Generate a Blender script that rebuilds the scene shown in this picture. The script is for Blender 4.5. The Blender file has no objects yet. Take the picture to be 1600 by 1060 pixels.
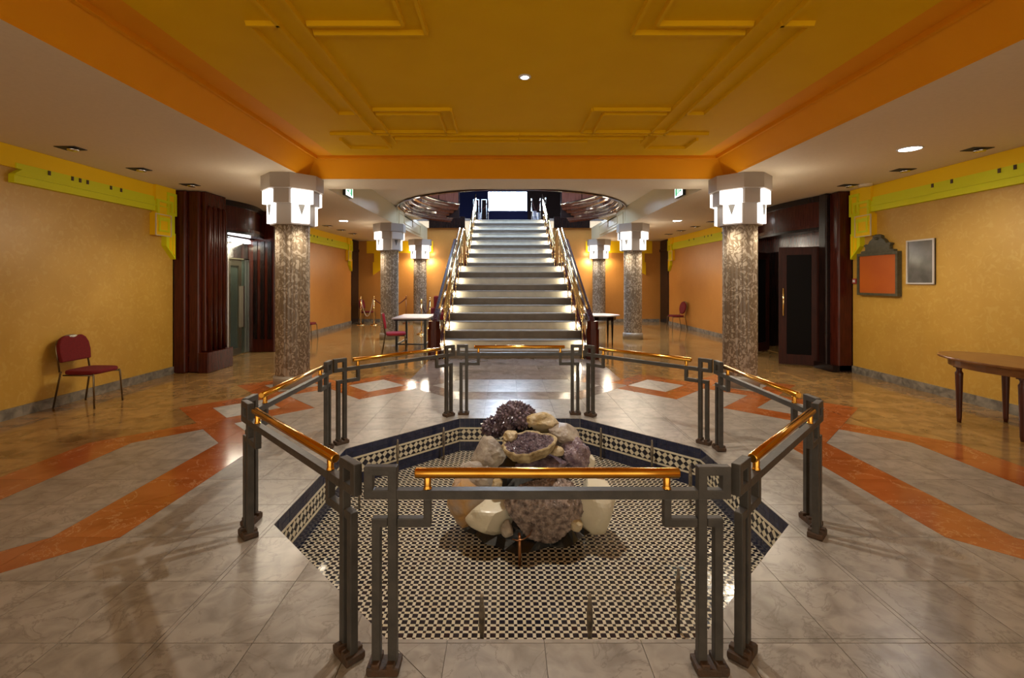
import bpy, bmesh, math, random
from mathutils import Vector, Matrix, noise

scene = bpy.context.scene
COL = scene.collection
PI = math.pi

# ------------------------------------------------------------------ camera, world, exposure
FPX = 735.0
cam_d = bpy.data.cameras.new('camera')
cam_d.sensor_width = 36.0
cam_d.lens = 36.0 * FPX / 1600.0
cam_d.shift_x = 11.0 / 1600.0
cam_d.shift_y = -90.0 / 1600.0
cam_d.clip_start = 0.05
cam_d.clip_end = 100
cam = bpy.data.objects.new('camera', cam_d)
cam.location = (0, 0, 1.6)
cam.rotation_euler = (PI / 2, 0, 0)
COL.objects.link(cam)
scene.camera = cam

world = bpy.data.worlds.new('world')
scene.world = world
world.use_nodes = True
world.node_tree.nodes['Background'].inputs[0].default_value = (1.0, 0.84, 0.64, 1)
world.node_tree.nodes['Background'].inputs[1].default_value = 1.35

vs = scene.view_settings
vs.view_transform = 'Standard'
vs.look = 'None'
vs.exposure = 0.35
vs.gamma = 1.0
vs.use_curve_mapping = False
scene.cycles.use_denoising = True
scene.cycles.max_bounces = 6
scene.cycles.diffuse_bounces = 4
scene.cycles.glossy_bounces = 3
scene.cycles.transmission_bounces = 4
scene.cycles.sample_clamp_indirect = 6.0
scene.cycles.caustics_reflective = False
scene.cycles.caustics_refractive = False

SCONCE_W = 40.0        # watts of one sconce lamp
STEP_W = 3.5            # watts of one assumed small lamp beside a cream riser
SKYLIGHT_E = 8.0       # daylight through the assumed, unseen skylight over the stairwell
WINDOW_E = 110.0        # daylight behind the upstairs window


def add_light(name, kind, loc, power, color=(1, 1, 1), size=0.1, rot=(0, 0, 0), spot=None, blend=0.5, parent=None):
    l = bpy.data.lights.new(name, kind)
    l.energy = power
    l.color = color
    l.specular_factor = 0.2
    if kind == 'AREA':
        l.size = size
    else:
        l.shadow_soft_size = size
    if spot:
        l.spot_size = spot
        l.spot_blend = blend
    o = bpy.data.objects.new(name, l)
    o.location = loc
    o.rotation_euler = rot
    if parent:
        o.parent = parent
    COL.objects.link(o)
    return o


# ------------------------------------------------------------------ layout constants (metres)
CX, CY, U = 0.174, 3.80, 0.43          # axis of the hall, centre of the fountain, floor tile
XL, XR = CX - 5.93, CX + 5.93          # side walls
YF, YB = -3.0, 18.5                    # wall behind the viewer, back wall
ZC = 3.19                              # low ceiling
XI = 3.23                              # half width of coffer and stair hall
random.seed(7)


# ------------------------------------------------------------------ materials
def nodes_of(name):
    m = bpy.data.materials.new(name)
    m.use_nodes = True
    nt = m.node_tree
    b = nt.nodes['Principled BSDF']
    return m, nt, b


def N(nt, t, **kw):
    n = nt.nodes.new(t)
    for k, v in kw.items():
        setattr(n, k, v)
    return n


def rgba(c):
    return (c[0], c[1], c[2], 1)


def ramp(nt, fac, stops):
    r = N(nt, 'ShaderNodeValToRGB')
    el = r.color_ramp.elements
    while len(el) < len(stops):
        el.new(0.5)
    for e, (p, c) in zip(el, stops):
        e.position = p
        e.color = rgba(c)
    nt.links.new(fac, r.inputs[0])
    return r.outputs[0]


def pmat(name, color, rough=0.5, metal=0.0, c2=None, scale=5.0, detail=4.0, dist=0.0, lo=0.35, hi=0.65,
         bump=0.0, bscale=40.0, spec=0.5, coat=0.0, stretch=(1, 1, 1), coord='pos', emit=None, estr=0.0):
    m, nt, b = nodes_of(name)
    b.inputs['Base Color'].default_value = rgba(color)
    b.inputs['Roughness'].default_value = rough
    b.inputs['Metallic'].default_value = metal
    b.inputs['Specular IOR Level'].default_value = spec
    b.inputs['Coat Weight'].default_value = coat
    b.inputs['Coat Roughness'].default_value = 0.06
    if coord == 'pos':
        src = N(nt, 'ShaderNodeNewGeometry').outputs['Position']
    else:
        src = N(nt, 'ShaderNodeTexCoord').outputs['Object']
    mp = N(nt, 'ShaderNodeMapping')
    mp.inputs['Scale'].default_value = stretch
    nt.links.new(src, mp.inputs[0])
    if c2 is not None:
        t = N(nt, 'ShaderNodeTexNoise')
        t.inputs['Scale'].default_value = scale
        t.inputs['Detail'].default_value = detail
        t.inputs['Distortion'].default_value = dist
        nt.links.new(mp.outputs[0], t.inputs['Vector'])
        nt.links.new(ramp(nt, t.outputs[0], [(lo, color), (hi, c2)]), b.inputs['Base Color'])
    if bump:
        t2 = N(nt, 'ShaderNodeTexNoise')
        t2.inputs['Scale'].default_value = bscale
        t2.inputs['Detail'].default_value = 3
        nt.links.new(mp.outputs[0], t2.inputs['Vector'])
        bn = N(nt, 'ShaderNodeBump')
        bn.inputs['Strength'].default_value = bump
        bn.inputs['Distance'].default_value = 0.01
        nt.links.new(t2.outputs[0], bn.inputs['Height'])
        nt.links.new(bn.outputs[0], b.inputs['Normal'])
    if emit:
        b.inputs['Emission Color'].default_value = rgba(emit)
        b.inputs['Emission Strength'].default_value = estr
    return m


def marble(name, base, dark, vein, rough=0.12, vscale=2.2, vwidth=0.035, vamt=0.7, cscale=3.0, blotch=0.5):
    """polished stone: each floor cell has its own veining and a small shift of tone"""
    m, nt, b = nodes_of(name)
    L = nt.links.new
    pos = N(nt, 'ShaderNodeNewGeometry').outputs['Position']
    sub = N(nt, 'ShaderNodeVectorMath', operation='SUBTRACT')
    sub.inputs[1].default_value = (CX, CY, 0)
    L(pos, sub.inputs[0])
    div = N(nt, 'ShaderNodeVectorMath', operation='DIVIDE')
    div.inputs[1].default_value = (U, U, 1000)
    L(sub.outputs[0], div.inputs[0])
    fl = N(nt, 'ShaderNodeVectorMath', operation='FLOOR')
    L(div.outputs[0], fl.inputs[0])
    wn = N(nt, 'ShaderNodeTexWhiteNoise')
    L(fl.outputs[0], wn.inputs[0])
    sc = N(nt, 'ShaderNodeVectorMath', operation='SCALE')
    sc.inputs['Scale'].default_value = 9.0
    L(wn.outputs['Color'], sc.inputs[0])
    ad = N(nt, 'ShaderNodeVectorMath', operation='ADD')
    L(pos, ad.inputs[0])
    L(sc.outputs[0], ad.inputs[1])
    n1 = N(nt, 'ShaderNodeTexNoise')
    n1.inputs['Scale'].default_value = cscale
    n1.inputs['Detail'].default_value = 6
    n1.inputs['Distortion'].default_value = 0.6
    L(ad.outputs[0], n1.inputs['Vector'])
    c1 = ramp(nt, n1.outputs[0], [(0.3, dark), (0.3 + 0.4 * blotch + 0.1, base)])
    n2 = N(nt, 'ShaderNodeTexNoise')
    n2.inputs['Scale'].default_value = vscale
    n2.inputs['Detail'].default_value = 8
    n2.inputs['Roughness'].default_value = 0.62
    n2.inputs['Distortion'].default_value = 0.9
    L(ad.outputs[0], n2.inputs['Vector'])
    s = N(nt, 'ShaderNodeMath', operation='SUBTRACT')
    s.inputs[1].default_value = 0.5
    L(n2.outputs[0], s.inputs[0])
    a = N(nt, 'ShaderNodeMath', operation='ABSOLUTE')
    L(s.outputs[0], a.inputs[0])
    mr = N(nt, 'ShaderNodeMapRange')
    mr.inputs['From Min'].default_value = 0.0
    mr.inputs['From Max'].default_value = vwidth
    mr.inputs['To Min'].default_value = vamt
    mr.inputs['To Max'].default_value = 0.0
    L(a.outputs[0], mr.inputs[0])
    mx = N(nt, 'ShaderNodeMix', data_type='RGBA')
    L(mr.outputs[0], mx.inputs['Factor'])
    L(c1, mx.inputs['A'])
    mx.inputs['B'].default_value = rgba(vein)
    hs = N(nt, 'ShaderNodeHueSaturation')
    vr = N(nt, 'ShaderNodeMapRange')
    vr.inputs['To Min'].default_value = 0.9
    vr.inputs['To Max'].default_value = 1.08
    L(wn.outputs['Value'], vr.inputs[0])
    L(vr.outputs[0], hs.inputs['Value'])
    L(mx.outputs['Result'], hs.inputs['Color'])
    L(hs.outputs[0], b.inputs['Base Color'])
    b.inputs['Roughness'].default_value = rough
    return m


M = {}
M['marble_white'] = marble('white_marble', (.385, .345, .295), (.235, .205, .17), (.15, .125, .095), rough=.31, vscale=3.6, vwidth=.018, vamt=.55, cscale=8)
M['marble_orange'] = marble('orange_marble', (.42, .125, .03), (.30, .075, .014), (.72, .42, .2), rough=.14, vwidth=.008, vamt=.55)
M['marble_olive'] = marble('brown_marble', (.37, .215, .075), (.19, .105, .036), (.43, .28, .12), rough=.1, vwidth=.02, vamt=.5, cscale=4)
M['marble_taupe'] = marble('taupe_marble', (.34, .28, .25), (.22, .18, .155), (.42, .36, .32), rough=.13)
M['grout'] = pmat('grout', (.2, .165, .13), .8)
M['baseboard'] = pmat('grey_green_marble', (.13, .12, .1), .25, c2=(.3, .27, .22), scale=9, detail=6, dist=.6)


def stucco(name, a, bcol, c):
    m, nt, b = nodes_of(name)
    L = nt.links.new
    pos = N(nt, 'ShaderNodeNewGeometry').outputs['Position']
    n1 = N(nt, 'ShaderNodeTexNoise')
    n1.inputs['Scale'].default_value = 2.2
    n1.inputs['Detail'].default_value = 5
    L(pos, n1.inputs['Vector'])
    v = N(nt, 'ShaderNodeTexNoise')
    v.inputs['Scale'].default_value = 9
    v.inputs['Detail'].default_value = 3
    v.inputs['Distortion'].default_value = 1.8
    L(pos, v.inputs['Vector'])
    c1 = ramp(nt, n1.outputs[0], [(.3, a), (.7, bcol)])
    f = N(nt, 'ShaderNodeMapRange')
    f.inputs['From Min'].default_value = .52
    f.inputs['From Max'].default_value = .66
    f.inputs['To Max'].default_value = .26
    L(v.outputs[0], f.inputs[0])
    mx = N(nt, 'ShaderNodeMix', data_type='RGBA')
    L(f.outputs[0], mx.inputs['Factor'])
    L(c1, mx.inputs['A'])
    mx.inputs['B'].default_value = rgba(c)
    L(mx.outputs['Result'], b.inputs['Base Color'])
    b.inputs['Roughness'].default_value = .42
    bn = N(nt, 'ShaderNodeBump')
    bn.inputs['Strength'].default_value = .12
    bn.inputs['Distance'].default_value = .01
    L(v.outputs[0], bn.inputs['Height'])
    L(bn.outputs[0], b.inputs['Normal'])
    return m


M['wall_gold'] = stucco('golden_stucco', (.50, .285, .042), (.57, .335, .055), (.69, .475, .13))
M['wall_orange'] = stucco('orange_stucco', (.49, .21, .038), (.53, .235, .046), (.58, .28, .06))
M['ceiling'] = pmat('ceiling_paint', (.74, .64, .48), .7, c2=(.77, .67, .51), scale=30, bump=.1, bscale=220)
M['beam_cream'] = pmat('cream_paint', (.66, .55, .34), .55)
M['yellow'] = pmat('yellow_paint', (.76, .44, .002), .75, c2=(.78, .46, .003), scale=3, spec=.12)
M['fascia'] = pmat('orange_paint', (.82, .345, .006), .7, c2=(.84, .36, .008), scale=3, spec=.15)
M['frieze_yellow'] = pmat('frieze_yellow', (.88, .57, .006), .6, spec=.2)
M['frieze_green'] = pmat('frieze_green', (.68, .68, .01), .55, spec=.25)
M['cap_white'] = pmat('white_plaster', (.38, .335, .295), .6)
M['wood'] = pmat('dark_mahogany', (.04, .007, .0035), .2, c2=(.075, .013, .006), scale=6, stretch=(8, 8, .6), spec=.25, coat=.08)
M['balcony_wood'] = pmat('glossy_balcony_wood', (.11, .035, .022), .14, c2=(.16, .055, .035), scale=6, stretch=(4, 4, .6), coat=.6)
M['wood_black'] = pmat('black_wood', (.008, .005, .005), .25, c2=(.02, .008, .006), scale=5, stretch=(6, 6, .6), spec=.3)
M['wood_table'] = pmat('brown_table_wood', (.17, .065, .016), .28, c2=(.24, .11, .03), scale=3, stretch=(10, 1, 10))
M['wood_leg'] = pmat('dark_table_leg', (.06, .012, .005), .3, c2=(.09, .02, .008), scale=3, stretch=(10, 10, 1))
M['iron'] = pmat('grey_painted_iron', (.042, .037, .031), .48, c2=(.064, .056, .046), scale=14, bump=.15, bscale=60)
M['rust'] = pmat('rusty_iron', (.075, .034, .013), .65, c2=(.05, .032, .02), scale=25, bump=.3, bscale=90)
M['brass'] = pmat('brass', (.80, .42, .07), .16, metal=1.0, c2=(.62, .28, .035), scale=7, lo=.45, hi=.8)
M['brass_bright'] = pmat('polished_brass', (.9, .68, .32), .12, metal=1.0)
M['chrome'] = pmat('chrome', (.7, .68, .64), .15, metal=1.0)
M['steel_dark'] = pmat('bronzed_steel_tube', (.2, .15, .09), .3, metal=.9)
M['black_metal'] = pmat('black_metal', (.012, .012, .013), .4)
M['red_fabric'] = pmat('red_fabric', (.13, .003, .005), .9, c2=(.17, .005, .007), scale=60, bump=.2, bscale=300)
M['pink_red_fabric'] = pmat('bright_red_fabric', (.38, .02, .045), .85, c2=(.42, .03, .06), scale=60)
M['tile_dark'] = pmat('dark_mosaic', (.009, .009, .016), .1, c2=(.022, .02, .032), scale=18, spec=.6)
M['tile_blue'] = pmat('navy_tile', (.014, .018, .045), .18, c2=(.03, .034, .07), scale=16, spec=.5)
M['tile_cream'] = pmat('cream_mosaic', (.66, .58, .40), .16, c2=(.72, .65, .5), scale=14)
M['mosaic_grout'] = pmat('mosaic_grout', (.3, .28, .25), .6)
M['riser_light'] = pmat('cream_stair_stone', (.62, .56, .43), .22, c2=(.52, .47, .37), scale=5, detail=6)
M['riser_dark'] = pmat('brown_stair_stone', (.14, .105, .07), .35, c2=(.18, .14, .1), scale=5, detail=6)
M['tread'] = pmat('grey_tread_stone', (.38, .34, .29), .25, c2=(.3, .27, .23), scale=5)
M['door_wood'] = pmat('dark_red_door_wood', (.022, .005, .003), .35, c2=(.04, .009, .005), scale=6, stretch=(8, 8, .6), spec=.15)
M['dark_pane'] = pmat('dark_door_pane', (.004, .003, .003), .5, spec=.08)
M['lamp_white'] = pmat('lit_white_glass', (.9, .9, .9), .4, emit=(1, .965, .93), estr=1.35)
M['lamp_disc'] = pmat('lit_downlight', (.9, .9, .9), .4, emit=(.95, .97, 1), estr=12.0)
M['sconce_grey'] = pmat('sconce_ornament', (.14, .135, .13), .6)
M['sconce_off'] = pmat('unlit_white_glass', (.62, .58, .54), .35)
M['window_glow'] = pmat('bright_daylight_pane', (.9, .9, .9), .4, emit=(.66, .80, 1), estr=WINDOW_E)
M['skylight'] = pmat('assumed_skylight_pane', (.9, .9, .9), .4, emit=(.50, .70, 1), estr=SKYLIGHT_E)
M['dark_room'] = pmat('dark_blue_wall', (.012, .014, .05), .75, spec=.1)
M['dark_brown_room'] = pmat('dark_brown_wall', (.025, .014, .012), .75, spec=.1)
M['exit_white'] = pmat('lit_exit_sign', (.9, .9, .9), .4, emit=(.85, 1, .93), estr=2.2)
M['exit_green'] = pmat('exit_green', (.03, .4, .14), .4, emit=(.05, .5, .2), estr=.5)
M['board_orange'] = pmat('orange_board', (.48, .11, .008), .5, c2=(.42, .085, .007), scale=1.5)
M['board_frame'] = pmat('green_grey_frame', (.06, .055, .03), .4, c2=(.09, .08, .045), scale=20, bump=.2, bscale=60)
M['white_frame'] = pmat('pale_metal_frame', (.55, .52, .48), .35)
M['poster_grey'] = pmat('grey_glazed_picture', (.10, .095, .085), .12, c2=(.17, .16, .145), scale=4, spec=.8)
M['white_plastic'] = pmat('white_plastic', (.7, .7, .7), .4)
M['alarm_red'] = pmat('alarm_red', (.35, .03, .03), .4)
M['liner'] = pmat('black_plastic_liner', (.008, .008, .008), .22, bump=.5, bscale=14)
M['copper'] = pmat('copper_pipe', (.4, .18, .08), .35, metal=1)
M['nozzle'] = pmat('dull_brass_pipe', (.34, .28, .2), .4, metal=.3, c2=(.12, .1, .08), scale=30)
M['amethyst'] = pmat('amethyst', (.12, .075, .11), .3, c2=(.33, .25, .27), scale=22, detail=5, bump=.6, bscale=60, coord='obj')
M['amethyst_dark'] = pmat('dark_amethyst', (.06, .04, .06), .2, c2=(.22, .165, .19), scale=16, detail=4, coord='obj')
M['crust'] = pmat('brown_purple_crystal_crust', (.10, .07, .06), .3, c2=(.40, .31, .26), scale=28, detail=6, bump=1.0, bscale=45, coord='obj')
M['cream_rock'] = pmat('cream_rock', (.42, .29, .11), .55, c2=(.56, .47, .32), scale=9, detail=6, bump=.6, bscale=30, coord='obj')
M['ochre_rock'] = pmat('ochre_rock', (.46, .25, .07), .5, c2=(.34, .28, .24), scale=7, detail=6, bump=.6, bscale=30, coord='obj')
M['geode_rim'] = pmat('geode_rim', (.20, .13, .05), .5, c2=(.52, .42, .24), scale=14, detail=6, bump=.6, bscale=40, coord='obj')
M['quartz'] = pmat('pale_quartz', (.64, .58, .42), .3, c2=(.70, .64, .50), scale=6, detail=4, bump=.25, bscale=20, coord='obj', coat=.3)
M['grey_rock'] = pmat('grey_rock', (.25, .2, .16), .5, c2=(.46, .4, .32), scale=10, detail=6, bump=.7, bscale=32, coord='obj')
M['planter'] = pmat('white_speckled_planter', (.65, .62, .66), .4, c2=(.22, .2, .24), scale=20, lo=.5, hi=.62)
M['rope'] = pmat('dark_red_rope', (.09, .012, .01), .8)
M['chain'] = pmat('pale_chain', (.6, .5, .36), .4, metal=.4)
M['table_top'] = pmat('pale_laminate', (.52, .46, .46), .3)
M['cabin'] = pmat('elevator_cabin', (.22, .2, .14), .3, metal=.6)
M['fixture_dark'] = pmat('dark_recess', (.03, .025, .02), .6)
M['marble_lift'] = pmat('carpet_mat', (.30, .27, .08), .9, c2=(.36, .33, .1), scale=60)


def glass_mat():
    m, nt, b = nodes_of('door_glass')
    b.inputs['Base Color'].default_value = (.10, .14, .12, 1)
    b.inputs['Roughness'].default_value = .08
    b.inputs['Alpha'].default_value = .72
    return m


M['glass'] = glass_mat()


def shaft_mat():
    m, nt, b = nodes_of('mottled_column_stone')
    L = nt.links.new
    pos = N(nt, 'ShaderNodeTexCoord').outputs['Object']
    mp = N(nt, 'ShaderNodeMapping')
    mp.inputs['Scale'].default_value = (1, 1, .7)
    L(pos, mp.inputs[0])
    n1 = N(nt, 'ShaderNodeTexNoise')
    n1.inputs['Scale'].default_value = 9.5
    n1.inputs['Detail'].default_value = 1.5
    n1.inputs['Distortion'].default_value = 2.0
    L(mp.outputs[0], n1.inputs['Vector'])
    c = ramp(nt, n1.outputs[0], [(.38, (.42, .36, .285)), (.43, (.215, .165, .115)), (.57, (.19, .145, .10)), (.61, (.45, .385, .305))])
    L(c, b.inputs['Base Color'])
    b.inputs['Roughness'].default_value = .25
    return m


M['shaft'] = shaft_mat()


# ------------------------------------------------------------------ mesh builder
class MB:
    def __init__(s):
        s.v = []
        s.f = []
        s.mi = []
        s.smooth = []

    def add(s, verts, faces, mi=0, smooth=False, mat=None):
        o = len(s.v)
        if mat is not None:
            verts = [mat @ Vector(p) for p in verts]
        s.v += [tuple(p) for p in verts]
        for f in faces:
            s.f.append([i + o for i in f])
            s.mi.append(mi)
            s.smooth.append(smooth)
        return s

    def box(s, x0, x1, y0, y1, z0, z1, mi=0, mat=None):
        v = [(x0, y0, z0), (x1, y0, z0), (x1, y1, z0), (x0, y1, z0), (x0, y0, z1), (x1, y0, z1), (x1, y1, z1), (x0, y1, z1)]
        f = [(3, 2, 1, 0), (4, 5, 6, 7), (0, 1, 5, 4), (1, 2, 6, 5), (2, 3, 7, 6), (3, 0, 4, 7)]
        return s.add(v, f, mi, False, mat)

    def prism(s, poly, h0, h1, axis='z', mi=0, mat=None, smooth=False):
        """poly: 2-D points; extruded along axis. axis z:(x,y), y:(x,z), x:(y,z)"""
        n = len(poly)

        def P(p, h):
            if axis == 'z':
                return (p[0], p[1], h)
            if axis == 'y':
                return (p[0], h, p[1])
            return (h, p[0], p[1])
        v = [P(p, h0) for p in poly] + [P(p, h1) for p in poly]
        area = sum(poly[i][0] * poly[(i + 1) % n][1] - poly[(i + 1) % n][0] * poly[i][1] for i in range(n))
        ccw = area > 0
        if axis == 'y':
            ccw = not ccw
        a, b = list(range(n)), list(range(n, 2 * n))
        if (h1 < h0):
            ccw = not ccw
        if ccw:
            f = [a[::-1], b] + [(i, (i + 1) % n, n + (i + 1) % n, n + i) for i in range(n)]
        else:
            f = [a, b[::-1]] + [(i, n + i, n + (i + 1) % n, (i + 1) % n) for i in range(n)]
        return s.add(v, f, mi, smooth, mat)

    def ringprism(s, outer, inner, h0, h1, axis='y', mi=0):
        n = len(outer)

        def P(p, h):
            if axis == 'z':
                return (p[0], p[1], h)
            if axis == 'y':
                return (p[0], h, p[1])
            return (h, p[0], p[1])
        v = [P(p, h0) for p in outer] + [P(p, h0) for p in inner] + [P(p, h1) for p in outer] + [P(p, h1) for p in inner]
        f = []
        for i in range(n):
            j = (i + 1) % n
            f += [(i, j, n + j, n + i), (2 * n + i, 3 * n + i, 3 * n + j, 2 * n + j), (i, 2 * n + i, 2 * n + j, j), (n + i, n + j, 3 * n + j, 3 * n + i)]
        s.add(v, f, mi)
        return s

    def tube(s, pts, r, n=10, mi=0, cap=True):
        pts = [Vector(p) for p in pts]
        rr = r if isinstance(r, (list, tuple)) else [r] * len(pts)
        v, f = [], []
        up = Vector((0, 0, 1))
        prev = None
        for i, p in enumerate(pts):
            if i == 0:
                d = pts[1] - p
            elif i == len(pts) - 1:
                d = p - pts[-2]
            else:
                d = (pts[i + 1] - p).normalized() + (p - pts[i - 1]).normalized()
            d.normalize()
            if prev is None:
                a = d.cross(up)
                if a.length < 1e-3:
                    a = d.cross(Vector((1, 0, 0)))
            else:
                a = prev - d * prev.dot(d)
            a.normalize()
            prev = a
            b = d.cross(a)
            for k in range(n):
                t = 2 * PI * k / n
                v.append(p + (a * math.cos(t) + b * math.sin(t)) * rr[i])
        for i in range(len(pts) - 1):
            for k in range(n):
                k2 = (k + 1) % n
                f.append((i * n + k, i * n + k2, (i + 1) * n + k2, (i + 1) * n + k))
        o = len(s.v)
        s.add(v, f, mi, True)
        if cap:
            s.f.append([o + k for k in range(n)][::-1])
            s.f.append([o + (len(pts) - 1) * n + k for k in range(n)])
            s.mi += [mi, mi]
            s.smooth += [False, False]
        return s

    def lathe(s, prof, n=24, mi=0, a0=0.0, a1=2 * PI, cx=0, cy=0, smooth=True, rmod=None):
        full = abs(a1 - a0 - 2 * PI) < 1e-6
        m = n if full else n + 1
        v, f = [], []
        for (r, z) in prof:
            for k in range(m):
                t = a0 + (a1 - a0) * k / n
                q = r * (rmod(t) if rmod else 1)
                v.append((cx + q * math.cos(t), cy + q * math.sin(t), z))
        for i in range(len(prof) - 1):
            for k in range(n):
                k2 = (k + 1) % m
                f.append((i * m + k, i * m + k2, (i + 1) * m + k2, (i + 1) * m + k))
        o = len(s.v)
        s.add(v, f, mi, smooth)
        if full:
            if prof[0][0] > 1e-5:
                s.f.append([o + k for k in range(m)][::-1])
                s.mi.append(mi)
                s.smooth.append(False)
            if prof[-1][0] > 1e-5:
                s.f.append([o + (len(prof) - 1) * m + k for k in range(m)])
                s.mi.append(mi)
                s.smooth.append(False)
        return s

    def mesh(s, name, mats):
        me = bpy.data.meshes.new(name)
        me.from_pydata(s.v, [], s.f)
        for m in (mats if isinstance(mats, (list, tuple)) else [mats]):
            me.materials.append(m)
        me.polygons.foreach_set('material_index', s.mi)
        me.polygons.foreach_set('use_smooth', s.smooth)
        me.update()
        return me

    def build(s, name, mats, parent=None, loc=(0, 0, 0), rz=0.0, bevel=0.0):
        return obj(name, s.mesh(name, mats), parent, loc, rz, bevel)


def obj(name, me, parent=None, loc=(0, 0, 0), rz=0.0, bevel=0.0):
    o = bpy.data.objects.new(name, me)
    o.location = loc
    o.rotation_euler = (0, 0, rz)
    if parent is not None:
        o.parent = parent
    COL.objects.link(o)
    if bevel:
        b = o.modifiers.new('bevel', 'BEVEL')
        b.width = bevel
        b.segments = 2
        b.limit_method = 'ANGLE'
    return o


def thing(name, label, cat, loc=(0, 0, 0), rz=0.0, group=None):
    o = bpy.data.objects.new(name, None)
    o.empty_display_size = .1
    o.location = loc
    o.rotation_euler = (0, 0, rz)
    COL.objects.link(o)
    return tag(o, label, cat, group)


def tag(o, label, cat, group=None):
    o['label'] = label
    o['category'] = cat
    if group:
        o['group'] = group
    return o


def struct(o, label=None):
    o['kind'] = 'structure'
    if label:
        o['label'] = label
    return o


def empty_struct(name, label=None, loc=(0, 0, 0)):
    o = bpy.data.objects.new(name, None)
    o.location = loc
    COL.objects.link(o)
    return struct(o, label)


def copy_tree(o, parent=None):
    c = o.copy()
    COL.objects.link(c)
    c.parent = parent
    for ch in list(o.children):
        copy_tree(ch, c)
    return c


def proj(p):
    if p[1] < .05:
        return None
    return (789 + p[0] * FPX / p[1], 440 - (p[2] - 1.6) * FPX / p[1])


def poly_area(q):
    return .5 * sum(q[i][0] * q[(i + 1) % len(q)][1] - q[(i + 1) % len(q)][0] * q[i][1] for i in range(len(q)))


def clip_half(poly, nx, ny, c):
    """keep nx*x+ny*y <= c"""
    out = []
    n = len(poly)
    for i in range(n):
        a, b = poly[i], poly[(i + 1) % n]
        da, db = nx * a[0] + ny * a[1] - c, nx * b[0] + ny * b[1] - c
        if da <= 0:
            out.append(a)
        if (da < 0 < db) or (db < 0 < da):
            t = da / (da - db)
            out.append((a[0] + (b[0] - a[0]) * t, a[1] + (b[1] - a[1]) * t))
    return out if len(out) >= 3 else []


# ================================================================== THE ROOM
POOL_A = 1.695          # distance from the centre to a side of the basin
POOL_Z = -.38
OCT = [(math.cos(k * PI / 4), math.sin(k * PI / 4)) for k in range(8)]


def octagon(ap, cx=CX, cy=CY):
    r = ap / math.cos(PI / 8)
    return [(cx + r * math.cos(PI / 8 + k * PI / 4), cy + r * math.sin(PI / 8 + k * PI / 4)) for k in range(8)]


# ---- floor: grout bed with an octagonal hole, stone tiles on it
mb = MB()
oc = octagon(POOL_A)
rect = []
for (x, y) in oc:                       # project each corner outward on the room rectangle
    rect.append((XR if x > CX + 1 else XL if x < CX - 1 else x, YB if y > CY + 1 else YF if y < CY - 1 else y))
outer = []
ring_o = [(XR, oc[0][1]), (oc[1][0], YB), (oc[2][0], YB), (XL, oc[3][1]), (XL, oc[4][1]), (oc[5][0], YF), (oc[6][0], YF), (XR, oc[7][1])]
v = [(x, y, -.006) for x, y in oc] + [(x, y, -.006) for x, y in ring_o] + [(XR, YB, -.006), (XL, YB, -.006), (XL, YF, -.006), (XR, YF, -.006)]
f = []
for k in range(8):
    k2 = (k + 1) % 8
    f.append((k, 8 + k, 8 + k2, k2))
f += [(8, 16, 9), (10, 17, 11), (12, 18, 13), (14, 19, 15)]
mb.add(v, f)
floor = struct(mb.build('floor', M['grout']), 'inlaid marble floor with white, orange and brown stone around the fountain')


def region(x, y):
    """stone of the point (x,y) in tile units from the fountain centre"""
    ax, ay = abs(x), abs(y)
    for (hx, hy) in ((8, 8), (8, 5), (5, 8)):
        d = abs(ax - hx) + abs(ay - hy)
        if d < 1:
            return 0
    d88 = abs(ax - 8) + abs(ay - 8)
    for (p, q, back) in ((ax, ay, False), (ay, ax, True)):
        if abs(p - 8) < 1 and abs(p - 8) + q < 3:
            return 0
        if abs(p - 8) < 2 and abs(p - 8) + q < 4:
            return 3 if back else 1
    for (hx, hy) in ((8, 8), (8, 5), (5, 8)):
        if abs(ax - hx) + abs(ay - hy) < 2:
            return 1
    if ax < 8 and ay < 8:
        return 0
    if ax < 4 and 8 < y < 15:
        return 3
    return 2


STONES = [M['marble_white'], M['marble_orange'], M['marble_olive'], M['marble_taupe']]
pieces = []
i0, i1 = math.floor((XL - CX) / U), math.ceil((XR - CX) / U)
j0, j1 = math.floor((YF - CY) / U), math.ceil((YB - CY) / U)
onorm = [(c, s_, c * CX + s_ * CY + POOL_A) for c, s_ in OCT]
G = .0016
for i in range(i0, i1):
    for j in range(j0, j1):
        sq = [(i, j), (i + 1, j), (i + 1, j + 1), (i, j + 1)]
        ce = (i + .5, j + .5)
        r4 = [region((sq[k][0] + sq[(k + 1) % 4][0] + ce[0]) / 3, (sq[k][1] + sq[(k + 1) % 4][1] + ce[1]) / 3) for k in range(4)]
        polys = []
        if len(set(r4)) == 1:
            polys.append((sq, r4[0]))
        else:
            done = set()
            for k in range(4):
                k2 = (k + 1) % 4
                if k in done or k2 in done:
                    continue
                if r4[k] == r4[k2]:
                    polys.append(([sq[k], sq[k2], sq[(k + 2) % 4]], r4[k]))
                    done |= {k, k2}
            for k in range(4):
                if k not in done:
                    polys.append(([sq[k], sq[(k + 1) % 4], ce], r4[k]))
        for poly, c in polys:
            q = [(CX + a * U, CY + b * U) for a, b in poly]
            for (nx, ny, cc) in ((1, 0, XR), (-1, 0, -XL), (0, 1, YB), (0, -1, -YF)):
                q = clip_half(q, nx, ny, cc) if q else q
            if not q:
                continue
            parts = []
            inside = q
            for (nx, ny, cc) in onorm:                 # cut the octagon away
                out = clip_half(inside, -nx, -ny, -cc)
                if out and poly_area(out) > 1e-4:
                    parts.append(out)
                inside = clip_half(inside, nx, ny, cc)
                if not inside:
                    break
            for p in parts:
                pieces.append((p, c))


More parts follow.
